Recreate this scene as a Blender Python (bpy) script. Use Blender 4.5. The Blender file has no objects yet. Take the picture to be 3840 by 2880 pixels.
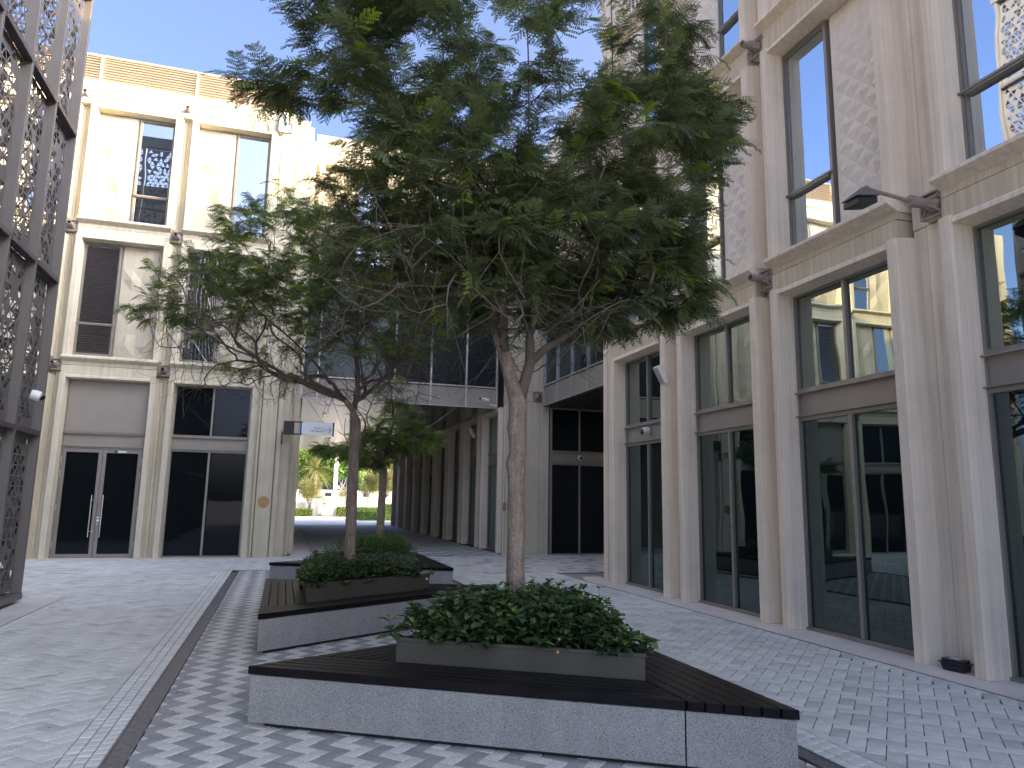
import bpy, bmesh, math, random
import numpy as np
from mathutils import Vector, Matrix, Euler
random.seed(7); RNG=np.random.default_rng(7)
S=bpy.context.scene; COL=S.collection
R_=math.radians

# ------------------------------------------------------------------ camera
F,PI_,RO,YA=2707.4,R_(9.2335),R_(1.0),R_(17.2914)
cd=bpy.data.cameras.new('camera'); cam=bpy.data.objects.new('camera',cd); COL.objects.link(cam)
cd.sensor_width=36; cd.lens=F/3840*36; cd.clip_start=.05; cd.clip_end=2000
fw=Vector((math.sin(YA)*math.cos(PI_),math.cos(YA)*math.cos(PI_),math.sin(PI_)))
rt=Vector((math.cos(YA),-math.sin(YA),0)); up=rt.cross(fw)
r2=math.cos(RO)*rt+math.sin(RO)*up; u2=-math.sin(RO)*rt+math.cos(RO)*up
CAM=Vector((0,0,1.6))
cam.matrix_world=Matrix(((r2.x,u2.x,-fw.x,0),(r2.y,u2.y,-fw.y,0),(r2.z,u2.z,-fw.z,1.6),(0,0,0,1)))
S.camera=cam
# ------------------------------------------------------------------ light
SUN=Vector((.818*math.cos(R_(17.5)),-.575*math.cos(R_(17.5)),math.sin(R_(17.5)))).normalized()
w=bpy.data.worlds.new('World'); S.world=w; w.use_nodes=True; nt=w.node_tree
bg=nt.nodes['Background']; sk=nt.nodes.new('ShaderNodeTexSky'); sk.sky_type='NISHITA'; sk.sun_disc=False
sk.sun_elevation=R_(17.5); sk.sun_rotation=math.atan2(SUN.x,SUN.y); sk.air_density=.3; sk.dust_density=7; sk.ozone_density=2.7
nt.links.new(sk.outputs[0],bg.inputs[0]); bg.inputs[1].default_value=.15
sl=bpy.data.lights.new('sun','SUN'); sl.energy=2.0; sl.angle=R_(.53); sl.color=(.80,.53,.20)
so=bpy.data.objects.new('sun',sl); COL.objects.link(so); so.rotation_euler=(-SUN).to_track_quat('-Z','Y').to_euler(); so.location=(20,-20,40)
S.view_settings.view_transform='Standard'; S.view_settings.look='None'; S.view_settings.gamma=1
S.view_settings.exposure=2.85; S.view_settings.use_curve_mapping=False
S.cycles.max_bounces=7; S.cycles.diffuse_bounces=4; S.cycles.glossy_bounces=4; S.cycles.transparent_max_bounces=6

# ------------------------------------------------------------------ materials
def mat(name,col,rough=.6,metal=0,spec=.5,noise=None,bump=None,streak=None,objrand=0,tone=False,col2=None):
    m=bpy.data.materials.new(name); m.use_nodes=True; t=m.node_tree; N=t.nodes; L=t.links
    b=N['Principled BSDF']; b.inputs['Roughness'].default_value=rough; b.inputs['Metallic'].default_value=metal
    b.inputs['Specular IOR Level'].default_value=spec
    rgb=N.new('ShaderNodeRGB'); rgb.outputs[0].default_value=(*col,1); cur=rgb.outputs[0]
    tc=N.new('ShaderNodeTexCoord'); co=tc.outputs['Object']
    def mul(cur,fac_sock,lo,hi):
        mr=N.new('ShaderNodeMapRange'); mr.inputs['From Min'].default_value=.3; mr.inputs['From Max'].default_value=.7
        mr.inputs['To Min'].default_value=lo; mr.inputs['To Max'].default_value=hi; L.new(fac_sock,mr.inputs[0])
        mx=N.new('ShaderNodeVectorMath'); mx.operation='SCALE'; L.new(cur,mx.inputs[0]); L.new(mr.outputs[0],mx.inputs['Scale']); return mx.outputs[0]
    if tone:
        a=N.new('ShaderNodeAttribute'); a.attribute_name='tone'
        mx=N.new('ShaderNodeMix'); mx.data_type='RGBA'; mx.inputs['A'].default_value=(*col,1); mx.inputs['B'].default_value=(*col2,1)
        L.new(a.outputs['Fac'],mx.inputs['Factor']); cur=mx.outputs['Result']
    if noise:
        for sc,amp in noise:
            n=N.new('ShaderNodeTexNoise'); n.inputs['Scale'].default_value=sc; n.inputs['Detail'].default_value=4; L.new(co,n.inputs['Vector'])
            cur=mul(cur,n.outputs[0],1-amp,1+amp)
    if streak:
        mp=N.new('ShaderNodeMapping'); mp.inputs['Scale'].default_value=(streak[0],streak[0],streak[1]); L.new(co,mp.inputs[0])
        n=N.new('ShaderNodeTexNoise'); n.inputs['Scale'].default_value=1; n.inputs['Detail'].default_value=5; n.inputs['Roughness'].default_value=.65; L.new(mp.outputs[0],n.inputs['Vector'])
        cur=mul(cur,n.outputs[0],1-streak[2],1+streak[2]*.5)
    if objrand:
        oi=N.new('ShaderNodeObjectInfo'); cur2=N.new('ShaderNodeMapRange'); cur2.inputs['To Min'].default_value=1-objrand; cur2.inputs['To Max'].default_value=1+objrand
        L.new(oi.outputs['Random'],cur2.inputs[0]); mx=N.new('ShaderNodeVectorMath'); mx.operation='SCALE'; L.new(cur,mx.inputs[0]); L.new(cur2.outputs[0],mx.inputs['Scale']); cur=mx.outputs[0]
    L.new(cur,b.inputs['Base Color'])
    if bump:
        n=N.new('ShaderNodeTexNoise'); n.inputs['Scale'].default_value=bump[0]; n.inputs['Detail'].default_value=5; L.new(co,n.inputs['Vector'])
        bp=N.new('ShaderNodeBump'); bp.inputs['Strength'].default_value=bump[1]; bp.inputs['Distance'].default_value=bump[2]; L.new(n.outputs[0],bp.inputs['Height']); L.new(bp.outputs[0],b.inputs['Normal'])
    return m
M={}
M['conc_l']=mat('cream_concrete',(.60,.545,.405),.75,noise=[(.6,.07),(2.3,.05),(60,.04)],streak=(11,.35,.16),bump=(45,.25,.004))
M['conc_r']=mat('board_marked_concrete',(.81,.705,.55),.75,noise=[(.55,.08),(2.6,.05),(50,.04)],streak=(14,.3,.20),bump=(40,.3,.004))
M['relief_r']=mat('pale_relief_concrete',(.79,.72,.61),.75,noise=[(2,.05)],streak=(10,.4,.07),bump=(60,.15,.003))
M['relief']=mat('relief_concrete',(.49,.44,.33),.75,noise=[(2,.05)],streak=(10,.4,.07),bump=(60,.15,.003))
M['stain']=mat('stained_concrete',(.62,.54,.39),.8,noise=[(1.5,.06)],streak=(26,.5,.22),bump=(45,.25,.004))
M['frame']=mat('bronze_window_frame',(.28,.255,.22),.45,metal=.35,noise=[(3,.05)])
M['alum']=mat('light_aluminium',(.50,.50,.49),.4,metal=.5)
M['panel']=mat('beige_metal_panel',(.31,.28,.235),.5,metal=.2,noise=[(1.2,.05)],bump=(3,.1,.01))
M['bracket']=mat('cast_bracket',(.33,.28,.24),.6,metal=.2,noise=[(12,.15)])
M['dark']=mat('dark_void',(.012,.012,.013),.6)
M['soffit']=mat('soffit_plank_metal',(.30,.285,.27),.22,metal=.75,noise=[(1.5,.06)],bump=(2.5,.12,.01))
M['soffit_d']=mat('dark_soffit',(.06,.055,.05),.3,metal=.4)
M['screen']=mat('perforated_screen_metal',(.16,.148,.138),.5,metal=.25,noise=[(2,.06)])
M['rail']=mat('dark_screen_rail',(.10,.085,.085),.5,metal=.3)
M['louvre']=mat('sand_louvre',(.56,.46,.33),.55,metal=.1,noise=[(2,.04)])
M['black']=mat('black_metal',(.02,.02,.022),.45)
M['white']=mat('white_paint',(.78,.78,.76),.4)
M['steel']=mat('brushed_steel',(.6,.6,.6),.25,metal=.9)
M['brass']=mat('engraved_brass',(.42,.28,.10),.38,metal=.75,noise=[(30,.12)],bump=(50,.3,.002))
M['wood']=mat('black_stained_timber',(.007,.006,.007),.38,spec=.2,noise=[(6,.25)],bump=(70,.25,.002),objrand=.25)
M['granite']=None
M['planter']=mat('olive_grey_steel',(.098,.092,.070),.5,metal=.25,noise=[(2.5,.12)])
M['soil']=mat('planter_soil',(.035,.026,.018),.95,noise=[(30,.3)],bump=(40,.6,.02))
M['joint']=mat('paving_bed_sand',(.12,.115,.11),.95,noise=[(8,.2)])
M['paver2']=mat('two_tone_paver',(.31,.315,.305),.85,tone=True,col2=(.66,.66,.60),noise=[(.5,.08),(3,.09),(11,.06),(70,.22)],bump=(120,.4,.003))
M['paver']=mat('grey_paver',(.50,.51,.475),.82,tone=True,col2=(.70,.715,.67),noise=[(.45,.09),(2.4,.09),(9,.06),(70,.16)],bump=(120,.35,.003))
M['plinth']=mat('exposed_aggregate_plinth',(.68,.63,.56),.85,noise=[(2,.08),(110,.16)],bump=(120,.5,.004))
M['slab']=mat('concrete_slab',(.62,.60,.56),.85,noise=[(1.5,.08),(60,.06)],bump=(70,.25,.003))
M['grate']=mat('cast_iron_grate',(.22,.21,.205),.6,metal=.4,noise=[(20,.2)])
M['bark']=mat('grey_brown_bark',(.30,.235,.18),.9,noise=[(6,.22),(35,.2)],streak=(38,4,.35),bump=(42,.9,.012))
M['twig']=mat('thin_twig_bark',(.15,.115,.092),.9,noise=[(8,.2)])
M['stem']=mat('green_stem',(.07,.07,.03),.7)
M['yellow']=mat('yellow_petal',(.8,.42,.02),.6)
M['asphalt']=mat('far_ground',(.30,.28,.25),.9,noise=[(.4,.1)])
M['lit']=mat('pale_render_wall',(.42,.40,.36),.8,noise=[(.6,.05)])
M['green']=mat('green_bin_plastic',(.01,.16,.075),.45)
M['label']=mat('pale_sign_face',(.74,.80,.77),.35)
M['blue']=mat('blue_vinyl',(.01,.11,.5),.4)
M['litdark']=mat('grey_metal_lid',(.22,.24,.23),.45,metal=.4)
M['bait']=mat('black_plastic',(.018,.017,.022),.35)
M['lens']=mat('black_lens',(.01,.01,.012),.08,spec=.8)
def granite():
    m=mat('speckled_grey_terrazzo',(.30,.30,.28),.55,noise=[(.9,.08),(4,.08)],streak=(10,1.5,.10)); t=m.node_tree; N=t.nodes; L=t.links; b=N['Principled BSDF']
    old=b.inputs['Base Color'].links[0].from_socket; tc=N.new('ShaderNodeTexCoord')
    for sc,lo,hi,c in ((110,.10,.0,(.62,.62,.60)),(75,.13,.02,(.075,.075,.08))):
        v=N.new('ShaderNodeTexVoronoi'); v.inputs['Scale'].default_value=sc; L.new(tc.outputs['Object'],v.inputs['Vector'])
        mr=N.new('ShaderNodeMapRange'); mr.inputs['From Min'].default_value=.16; mr.inputs['From Max'].default_value=.30; mr.inputs['To Min'].default_value=1; mr.inputs['To Max'].default_value=0; L.new(v.outputs['Distance'],mr.inputs[0])
        mx=N.new('ShaderNodeMix'); mx.data_type='RGBA'; mx.inputs['B'].default_value=(*c,1); L.new(mr.outputs[0],mx.inputs['Factor']); L.new(old,mx.inputs['A']); old=mx.outputs['Result']
    # drip stains with a shape of their own
    L.new(old,b.inputs['Base Color']); return m
M['granite']=granite()
def glass(name,refl,tint,base=(.006,.008,.009),wav=.35,scale=.9):
    m=bpy.data.materials.new(name); m.use_nodes=True; t=m.node_tree; N=t.nodes; L=t.links
    for n in list(N): N.remove(n)
    o=N.new('ShaderNodeOutputMaterial'); g=N.new('ShaderNodeBsdfGlossy'); g.inputs['Roughness'].default_value=.012; g.inputs[0].default_value=(*tint,1)
    d=N.new('ShaderNodeBsdfDiffuse'); d.inputs[0].default_value=(*base,1); mx=N.new('ShaderNodeMixShader')
    lw=N.new('ShaderNodeLayerWeight'); lw.inputs[0].default_value=.35; ad=N.new('ShaderNodeMath'); ad.operation='MULTIPLY_ADD'; ad.inputs[1].default_value=.75; ad.inputs[2].default_value=refl; ad.use_clamp=True
    L.new(lw.outputs['Fresnel'],ad.inputs[0]); L.new(ad.outputs[0],mx.inputs[0]); L.new(d.outputs[0],mx.inputs[1]); L.new(g.outputs[0],mx.inputs[2]); L.new(mx.outputs[0],o.inputs[0])
    tc=N.new('ShaderNodeTexCoord'); n=N.new('ShaderNodeTexNoise'); n.inputs['Scale'].default_value=scale; n.inputs['Detail'].default_value=1; L.new(tc.outputs['Object'],n.inputs['Vector'])
    bp=N.new('ShaderNodeBump'); bp.inputs['Strength'].default_value=wav; bp.inputs['Distance'].default_value=.012; L.new(n.outputs[0],bp.inputs['Height']); L.new(bp.outputs[0],g.inputs['Normal'])
    return m
M['glass_hi']=glass('coated_window_glass',.60,(.82,.92,1.0))
M['glass_up']=glass('upper_shopfront_glass',.30,(.80,.92,.86))
M['glass_lo']=glass('lower_shopfront_glass',.11,(.72,.92,.90))
M['glass_dk']=glass('dark_door_glass',-.012,(.75,.82,.95),wav=.2)
M['glass_br']=glass('bridge_window_glass',-.005,(.75,.88,.86),base=(.02,.026,.028))
def leafmat(name,c1,c2,c3,frac=.93,attr=None,trans=.35):
    m=bpy.data.materials.new(name); m.use_nodes=True; t=m.node_tree; N=t.nodes; L=t.links; b=N['Principled BSDF']
    cr=N.new('ShaderNodeValToRGB'); e=cr.color_ramp.elements; e[0].position=0; e[0].color=(*c1,1); e[1].position=frac-.03; e[1].color=(*c2,1)
    x=e.new(frac); x.color=(*c3,1)
    if attr: a=N.new('ShaderNodeAttribute'); a.attribute_name=attr; L.new(a.outputs['Fac'],cr.inputs[0])
    else: oi=N.new('ShaderNodeObjectInfo'); L.new(oi.outputs['Random'],cr.inputs[0])
    L.new(cr.outputs[0],b.inputs['Base Color']); b.inputs['Roughness'].default_value=.6; b.inputs['Specular IOR Level'].default_value=.25
    tr=N.new('ShaderNodeBsdfTranslucent'); mx=N.new('ShaderNodeMixShader'); mx.inputs[0].default_value=trans
    hs=N.new('ShaderNodeHueSaturation'); hs.inputs['Value'].default_value=1.6; hs.inputs['Saturation'].default_value=1.15; L.new(cr.outputs[0],hs.inputs['Color']); L.new(hs.outputs[0],tr.inputs[0])
    o=N['Material Output']; L.new(b.outputs[0],mx.inputs[1]); L.new(tr.outputs[0],mx.inputs[2]); L.new(mx.outputs[0],o.inputs[0]); return m
M['frond']=leafmat('feathery_leaf',(.062,.085,.042),(.19,.235,.105),(.25,.32,.05),.95)
M['frond2']=leafmat('feathery_leaf_lighter',(.065,.095,.042),(.17,.23,.085),(.24,.34,.05),.80)
M['bed']=leafmat('groundcover_leaf',(.045,.075,.034),(.10,.165,.06),(.18,.28,.06),.93,attr='tone',trans=.25)
M['bed2']=leafmat('groundcover_leaf_lighter',(.07,.14,.035),(.13,.24,.06),(.22,.36,.08),.85,attr='tone',trans=.25)
M['hedge']=leafmat('sunlit_hedge_leaf',(.045,.085,.018),(.09,.155,.032),(.18,.26,.06),.7,attr='tone')
M['olive']=leafmat('pale_olive_leaf',(.09,.10,.035),(.17,.18,.065),(.26,.25,.10),.7,attr='tone')
M['palm']=leafmat('palm_leaf',(.10,.12,.035),(.19,.20,.06),(.28,.26,.10),.7,attr='tone')

# ------------------------------------------------------------------ builders
class MB:
    def __init__(s): s.v=[]; s.f=[]; s.m=[]; s.t=[]; s.cm=0; s.ct=0.
    def add(s,vs,fs,m=None,t=None):
        o=len(s.v); s.v+= [tuple(v) for v in vs]
        for f in fs: s.f.append(tuple(i+o for i in f)); s.m.append(s.cm if m is None else m); s.t.append(s.ct if t is None else t)
    def box(s,x0,x1,y0,y1,z0,z1,m=None):
        s.add([(x0,y0,z0),(x1,y0,z0),(x1,y1,z0),(x0,y1,z0),(x0,y0,z1),(x1,y0,z1),(x1,y1,z1),(x0,y1,z1)],
              [(0,3,2,1),(4,5,6,7),(0,1,5,4),(1,2,6,5),(2,3,7,6),(3,0,4,7)],m); return s
    def prism(s,poly,z0,z1,m=None,t=None):
        a=sum(poly[i][0]*poly[(i+1)%len(poly)][1]-poly[(i+1)%len(poly)][0]*poly[i][1] for i in range(len(poly)))
        if a<0: poly=poly[::-1]
        n=len(poly); s.add([(p[0],p[1],z0) for p in poly]+[(p[0],p[1],z1) for p in poly],
            [tuple(range(n-1,-1,-1)),tuple(range(n,2*n))]+[(i,(i+1)%n,n+(i+1)%n,n+i) for i in range(n)],m,t); return s
    def vprism(s,prof,x0,x1):   # profile in (y,z), extruded along x
        n=len(prof); s.add([(x0,p[0],p[1]) for p in prof]+[(x1,p[0],p[1]) for p in prof],
            [tuple(range(n)),tuple(range(2*n-1,n-1,-1))]+[(i,n+i,n+(i+1)%n,(i+1)%n) for i in range(n)]); return s
    def tube(s,pts,rad,n=8,cap=True,m=None):
        pts=[Vector(p) for p in pts]; rad=rad if hasattr(rad,'__len__') else [rad]*len(pts)
        vs=[];fs=[]; d0=(pts[1]-pts[0]).normalized(); a=d0.orthogonal().normalized()
        for i,p in enumerate(pts):
            d=(pts[min(i+1,len(pts)-1)]-pts[max(i-1,0)]).normalized(); a=(a-d*a.dot(d)).normalized(); b=d.cross(a)
            for k in range(n): q=2*math.pi*k/n; vs.append(p+(a*math.cos(q)+b*math.sin(q))*rad[i])
        for i in range(len(pts)-1):
            for k in range(n): fs.append((i*n+k,i*n+(k+1)%n,(i+1)*n+(k+1)%n,(i+1)*n+k))
        if cap: fs.append(tuple(range(n-1,-1,-1))); fs.append(tuple(range(len(vs)-n,len(vs))))
        s.add(vs,fs,m); return s
    def mesh(s,name,mats,bevel=0,smooth=False,tone=False):
        me=bpy.data.meshes.new(name); me.from_pydata(s.v,[],s.f)
        for m in (mats if isinstance(mats,(list,tuple)) else [mats]): me.materials.append(m)
        if any(s.m): me.polygons.foreach_set('material_index',s.m)
        if tone: a=me.attributes.new('tone','FLOAT','FACE'); a.data.foreach_set('value',s.t)
        if bevel:
            bm=bmesh.new(); bm.from_mesh(me); bmesh.ops.remove_doubles(bm,verts=bm.verts,dist=1e-5)
            bmesh.ops.bevel(bm,geom=bm.edges[:],offset=bevel,segments=1,affect='EDGES',clamp_overlap=True); bm.to_mesh(me); bm.free()
        if smooth: me.polygons.foreach_set('use_smooth',[True]*len(me.polygons))
        me.update(); return me
    def build(s,name,mats,parent=None,**k): return link(name,s.mesh(name,mats,**k),parent)
def link(name,me,parent=None,loc=None,rot=None):
    o=bpy.data.objects.new(name,me); COL.objects.link(o)
    if parent: o.parent=parent
    if loc is not None: o.location=loc
    if rot is not None: o.rotation_euler=rot
    return o
def tag(o,label=None,cat=None,group=None,kind=None):
    if label: o['label']=label
    if cat: o['category']=cat
    if group: o['group']=group
    if kind: o['kind']=kind
    return o
def thing(name,label,cat,loc=(0,0,0),rz=0,group=None):
    o=bpy.data.objects.new(name,None); COL.objects.link(o); o.location=loc; o.rotation_euler=(0,0,rz); o.empty_display_size=.2
    return tag(o,label,cat,group)
def copy_tree(o,parent=None):
    c=o.copy(); COL.objects.link(c); c.parent=parent
    for ch in list(o.children): copy_tree(ch,c)
    return c
def B(*a): return MB().box(*a)
def clip(poly,nx,ny,d):  # keep nx*x+ny*y<=d
    out=[]
    for i in range(len(poly)):
        p=poly[i]; q=poly[(i+1)%len(poly)]; a=nx*p[0]+ny*p[1]-d; b=nx*q[0]+ny*q[1]-d
        if a<=0: out.append(p)
        if (a<0<b) or (b<0<a): t=a/(a-b); out.append((p[0]+t*(q[0]-p[0]),p[1]+t*(q[1]-p[1])))
    return out
def area(p): return abs(sum(p[i][0]*p[(i+1)%len(p)][1]-p[(i+1)%len(p)][0]*p[i][1] for i in range(len(p))))/2 if len(p)>2 else 0
def clip_rect(p,x0,x1,y0,y1):
    for a in ((-1,0,-x0),(1,0,x1),(0,-1,-y0),(0,1,y1)):
        p=clip(p,*a)
        if len(p)<3: return []
    return p
def inview(x,y,z=0,m=.06):
    v=Vector((x,y,z))-CAM; d=v.dot(fw)
    if d<.3: return False
    return abs(v.dot(r2)/d)<1920/F+m and abs(v.dot(u2)/d)<1440/F+m

# ================================================================== GROUND
g=MB(); g.add([(-400,-400,-.03),(400,-400,-.03),(400,600,-.03),(-400,600,-.03)],[(0,1,2,3)]); tag(g.build('ground',M['asphalt']),kind='structure')

def herring(w,ang,x0,x1,y0,y1,tonef):
    c,s=math.cos(ang),math.sin(ang); out=[]
    cx,cy=(x0+x1)/2,(y0+y1)/2; Rr=int(max(x1-x0,y1-y0)/w)+6
    for i in range(-Rr,Rr):
        for j in range(-Rr//2-2,Rr//2+2):
            bx,by=i+2*j,i-2*j
            for o,(a0,a1,b0,b1) in enumerate(((0,2,0,1),(2,3,-1,1))):
                q=[(bx+a0,by+b0),(bx+a1,by+b0),(bx+a1,by+b1),(bx+a0,by+b1)]
                q=[((c*x-s*y)*w+cx,(s*x+c*y)*w+cy) for x,y in q]
                if max(p[0] for p in q)<x0 or min(p[0] for p in q)>x1 or max(p[1] for p in q)<y0 or min(p[1] for p in q)>y1: continue
                p=clip_rect(q,x0,x1,y0,y1)
                if area(p)<w*w*.02: continue
                out.append((p,tonef(i,j,o),area(p)>w*w*1.98,o))
    return out
def brick_mb(mb,poly,t,gap=.0035,dz=0):
    cx=sum(p[0] for p in poly)/len(poly); cy=sum(p[1] for p in poly)/len(poly); n=len(poly)
    def ins(d):
        r=[]
        for x,y in poly:
            l=math.hypot(x-cx,y-cy)+1e-6; k=max(0,1-d*1.5/l); r.append((cx+(x-cx)*k,cy+(y-cy)*k))
        return r
    a=ins(gap); b=ins(gap+.0035)
    mb.add([(p[0],p[1],-.014) for p in a]+[(p[0],p[1],-.0035+dz) for p in a]+[(p[0],p[1],dz) for p in b],
        [(i,(i+1)%n,n+(i+1)%n,n+i) for i in range(n)]+[(n+i,n+(i+1)%n,2*n+(i+1)%n,2*n+i) for i in range(n)]+[tuple(range(2*n,3*n))],t=t)
def ccw(p):
    a=sum(p[i][0]*p[(i+1)%len(p)][1]-p[(i+1)%len(p)][0]*p[i][1] for i in range(len(p))); return p if a>0 else p[::-1]
def pave(name,rects,bricks,material,pname='paver',skip=None,zb=-.012):
    base=MB()
    for x0,x1,y0,y1 in rects: base.add([(x0,y0,zb),(x1,y0,zb),(x1,y1,zb),(x0,y1,zb)],[(0,1,2,3)])
    base=base.build(name,M['joint']); tag(base,kind='structure')
    L=[]
    for p,t,wh,o in bricks:
        p=ccw(p); cx=sum(q[0] for q in p)/len(p); cy=sum(q[1] for q in p)/len(p)
        if skip and skip(cx,cy): continue
        L.append((math.hypot(cx,cy) if (inview(cx,cy) and wh) else 1e9,p,t,wh,o,cx,cy))
    L.sort(key=lambda e:e[0]); mb=MB(); cache={}
    for n,(d,p,t,wh,o,cx,cy) in enumerate(L):
        dz=random.uniform(-.0012,.0012)
        if n<300 and d<1e8:
            tt=round(t*8)/8; key=(o,tt)
            if key not in cache:
                m=MB(); brick_mb(m,[(q[0]-cx,q[1]-cy) for q in p],tt); cache[key]=m.mesh(pname,material,tone=True)
            ob=link(pname,cache[key],base,(cx,cy,dz))
        else: brick_mb(mb,p,t,dz=dz)
    if mb.v: tag(mb.build(pname+'_field',material,base,tone=True),kind='stuff')
    return base
# benches (triangles)
BT=[[(-.16,5.71),(3.0,3.79),(3.0,7.35)],[(-.16,8.12),(3.03,10.2),(-.16,11.6)],[(-.16,14.4),(3.0,12.93),(3.0,16.9)]]
def in_tri(x,y,T,m=.12):
    T=ccw(T)
    for i in range(3):
        a,b=T[i],T[(i+1)%3]; l=math.hypot(b[0]-a[0],b[1]-a[1])
        if ((b[0]-a[0])*(y-a[1])-(b[1]-a[1])*(x-a[0]))/l<m: return False
    return True
under=lambda x,y: any(in_tri(x,y,T,.2) for T in BT)
rr=lambda a,b: random.uniform(a,b)
two=lambda i,j,o: (1.0 if i%2==0 else 0.0)+ (rr(-.16,0) if i%2==0 else rr(0,.16))
grey=lambda i,j,o: rr(.0,.35) if random.random()<.14 else rr(.45,1)
spot=lambda i,j,o: 0. if random.random()<.13 else rr(.75,1)
b2=herring(.1,-R_(45),-.795,3.28,1.0,17.3,two)
pave('patterned_paving',[(-.795,3.28,1,17.3)],b2,M['paver2'],skip=under)
b2=herring(.38,R_(45),.95,4.9,21.5,46,two)
pave('passage_paving',[(.95,4.9,21.5,46)],b2,M['paver2'])
gl=herring(.12,R_(45),-7.5,-1.19,1.0,20.42,grey)
gl=[e for e in gl if not (e[0][0][0]<-3.0 and sum(q[1] for q in e[0])/len(e[0])<13.2)]
pave('courtyard_paving',[(-7.5,-1.19,1,20.42)],gl,M['paver'])
gr=herring(.12,R_(45),3.72,6.09,1.0,16.0,grey)
pave('walkway_paving',[(3.72,6.09,1,16.0)],gr,M['paver'])
gm=herring(.12,R_(45),-1.19,3.72,17.45,21.45,grey)
pave('forecourt_paving',[(-1.19,3.72,17.45,21.45)],gm,M['paver'])
gm=herring(.16,R_(30),3.72,9.8,16.0,21.0,spot)+herring(.3,R_(45),4.9,6.45,21.3,46,two)
pave('entrance_paving',[(3.72,9.8,16,21),(4.9,6.45,21.3,46)],gm,M['paver2'])
# small setts in rows beside the drain
def setts(x0,rows,y0,y1,wd=.083,ln=.105):
    L=[]
    for r in range(rows):
        y=y0+r*.03
        while y<y1: L.append(([(x0+r*wd,y),(x0+(r+1)*wd,y),(x0+(r+1)*wd,y+ln),(x0+r*wd,y+ln)],rr(.5,1),True,0)); y+=ln
    return L
pave('sett_band',[(-1.19,-.94,1,17.4)],setts(-1.19,3,1,17.4),M['paver'],'sett')
pave('sett_band',[(3.455,3.72,1,17.4)],setts(3.46,3,1,17.4,.085),M['paver'],'sett')
pave('sett_band',[(-3.14,-2.88,1,13.1)],setts(-3.14,3,1,13.1,.085),M['paver'],'sett',zb=-.008)
# drains
def drain(x0,x1,y0,y1,label,along='y'):
    t=thing('drain_channel',label,'drain'); rim=MB()
    L=(y1-y0); n=int(L/.5)
    rim.box(x0,x0+.014,y0,y1,-.03,.002); rim.box(x1-.014,x1,y0,y1,-.03,.002); rim.build('rim',M['grate'],t)
    B(x0+.0145,x1-.0145,y0,y1,-.029,-.024).build('channel',M['dark'],t)
    wd=x1-x0-.032; mb=MB()
    for k in range(18): mb.box(-wd/2,wd/2,.008+k*.0272,.008+k*.0272+.0125,-.018,-.001)
    mb.box(-wd/2,wd/2,.0,.006,-.02,-.0015); mb.box(-.006,.006,.006,.49,-.022,-.004)
    me=mb.mesh('grate',M['grate'])
    for i in range(n): link('grate',me,t,((x0+x1)/2,y0+i*.5,0))
    return t
drain(-.94,-.80,3,17.4,'long slotted iron drain along the left edge of the zigzag paving')
drain(3.31,3.45,1,9.5,'short visible slotted iron drain at the right foot of the front bench')
t=thing('drain_channel','thin dark slot drain crossing in front of the far building','drain')
mb=MB()
for i in range(44): mb.box(-.93+i*.095,-.88+i*.095,17.41,17.44,-.01,.002)
mb.build('grate',M['grate'],t)
# plinths / slabs
mb=MB(); pl=[(6.1,1),(6.72,1),(6.72,14.9),(6.5,15.0),(6.32,14.9),(6.18,14.5),(6.1,14.0)]; mb.prism(pl,-.012,.012); mb.box(6.095,6.1,1,14,-.012,.004,1)
tag(mb.build('plinth_paving',[M['plinth'],M['joint']]),kind='structure')
tag(B(-13,.75,20.43,20.95,-.012,.014).build('plinth_paving',M['plinth']),kind='structure')
tag(B(6.3,10,21.0,21.3,-.012,.012).build('plinth_paving',M['plinth']),kind='structure')
tag(B(.3,.93,21.3,46,-.012,.01).build('passage_slab',M['slab']),kind='structure')
mb=MB(); mb.prism([(-9,1),(-3.15,1),(-3.15,13.22),(-9,13.22)],-.006,.004); tag(mb.build('tower_slab',M['slab']),kind='structure')
mb=MB()
for a in ((-4.46,-3.84,17.10,17.112),(-4.46,-3.84,17.70,17.712),(-4.46,-4.448,17.10,17.7),(-3.85,-3.84,17.10,17.7)): mb.box(*a,-.01,.003)
tag(mb.build('manhole_cover',M['grate']),'thin dark square outline of a paved manhole cover before the double doors','manhole cover')
mb=MB(); mb.add([(-40,46,-.008),(60,46,-.008),(60,59,-.008),(-40,59,-.008)],[(0,1,2,3)]); tag(mb.build('street_paving',M['slab']),kind='structure')
mb=MB(); mb.add([(-40,59,-.004),(60,59,-.004),(60,66,-.004),(-40,66,-.004)],[(0,1,2,3)]); tag(mb.build('pavement',M['plinth']),kind='structure')

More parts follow.
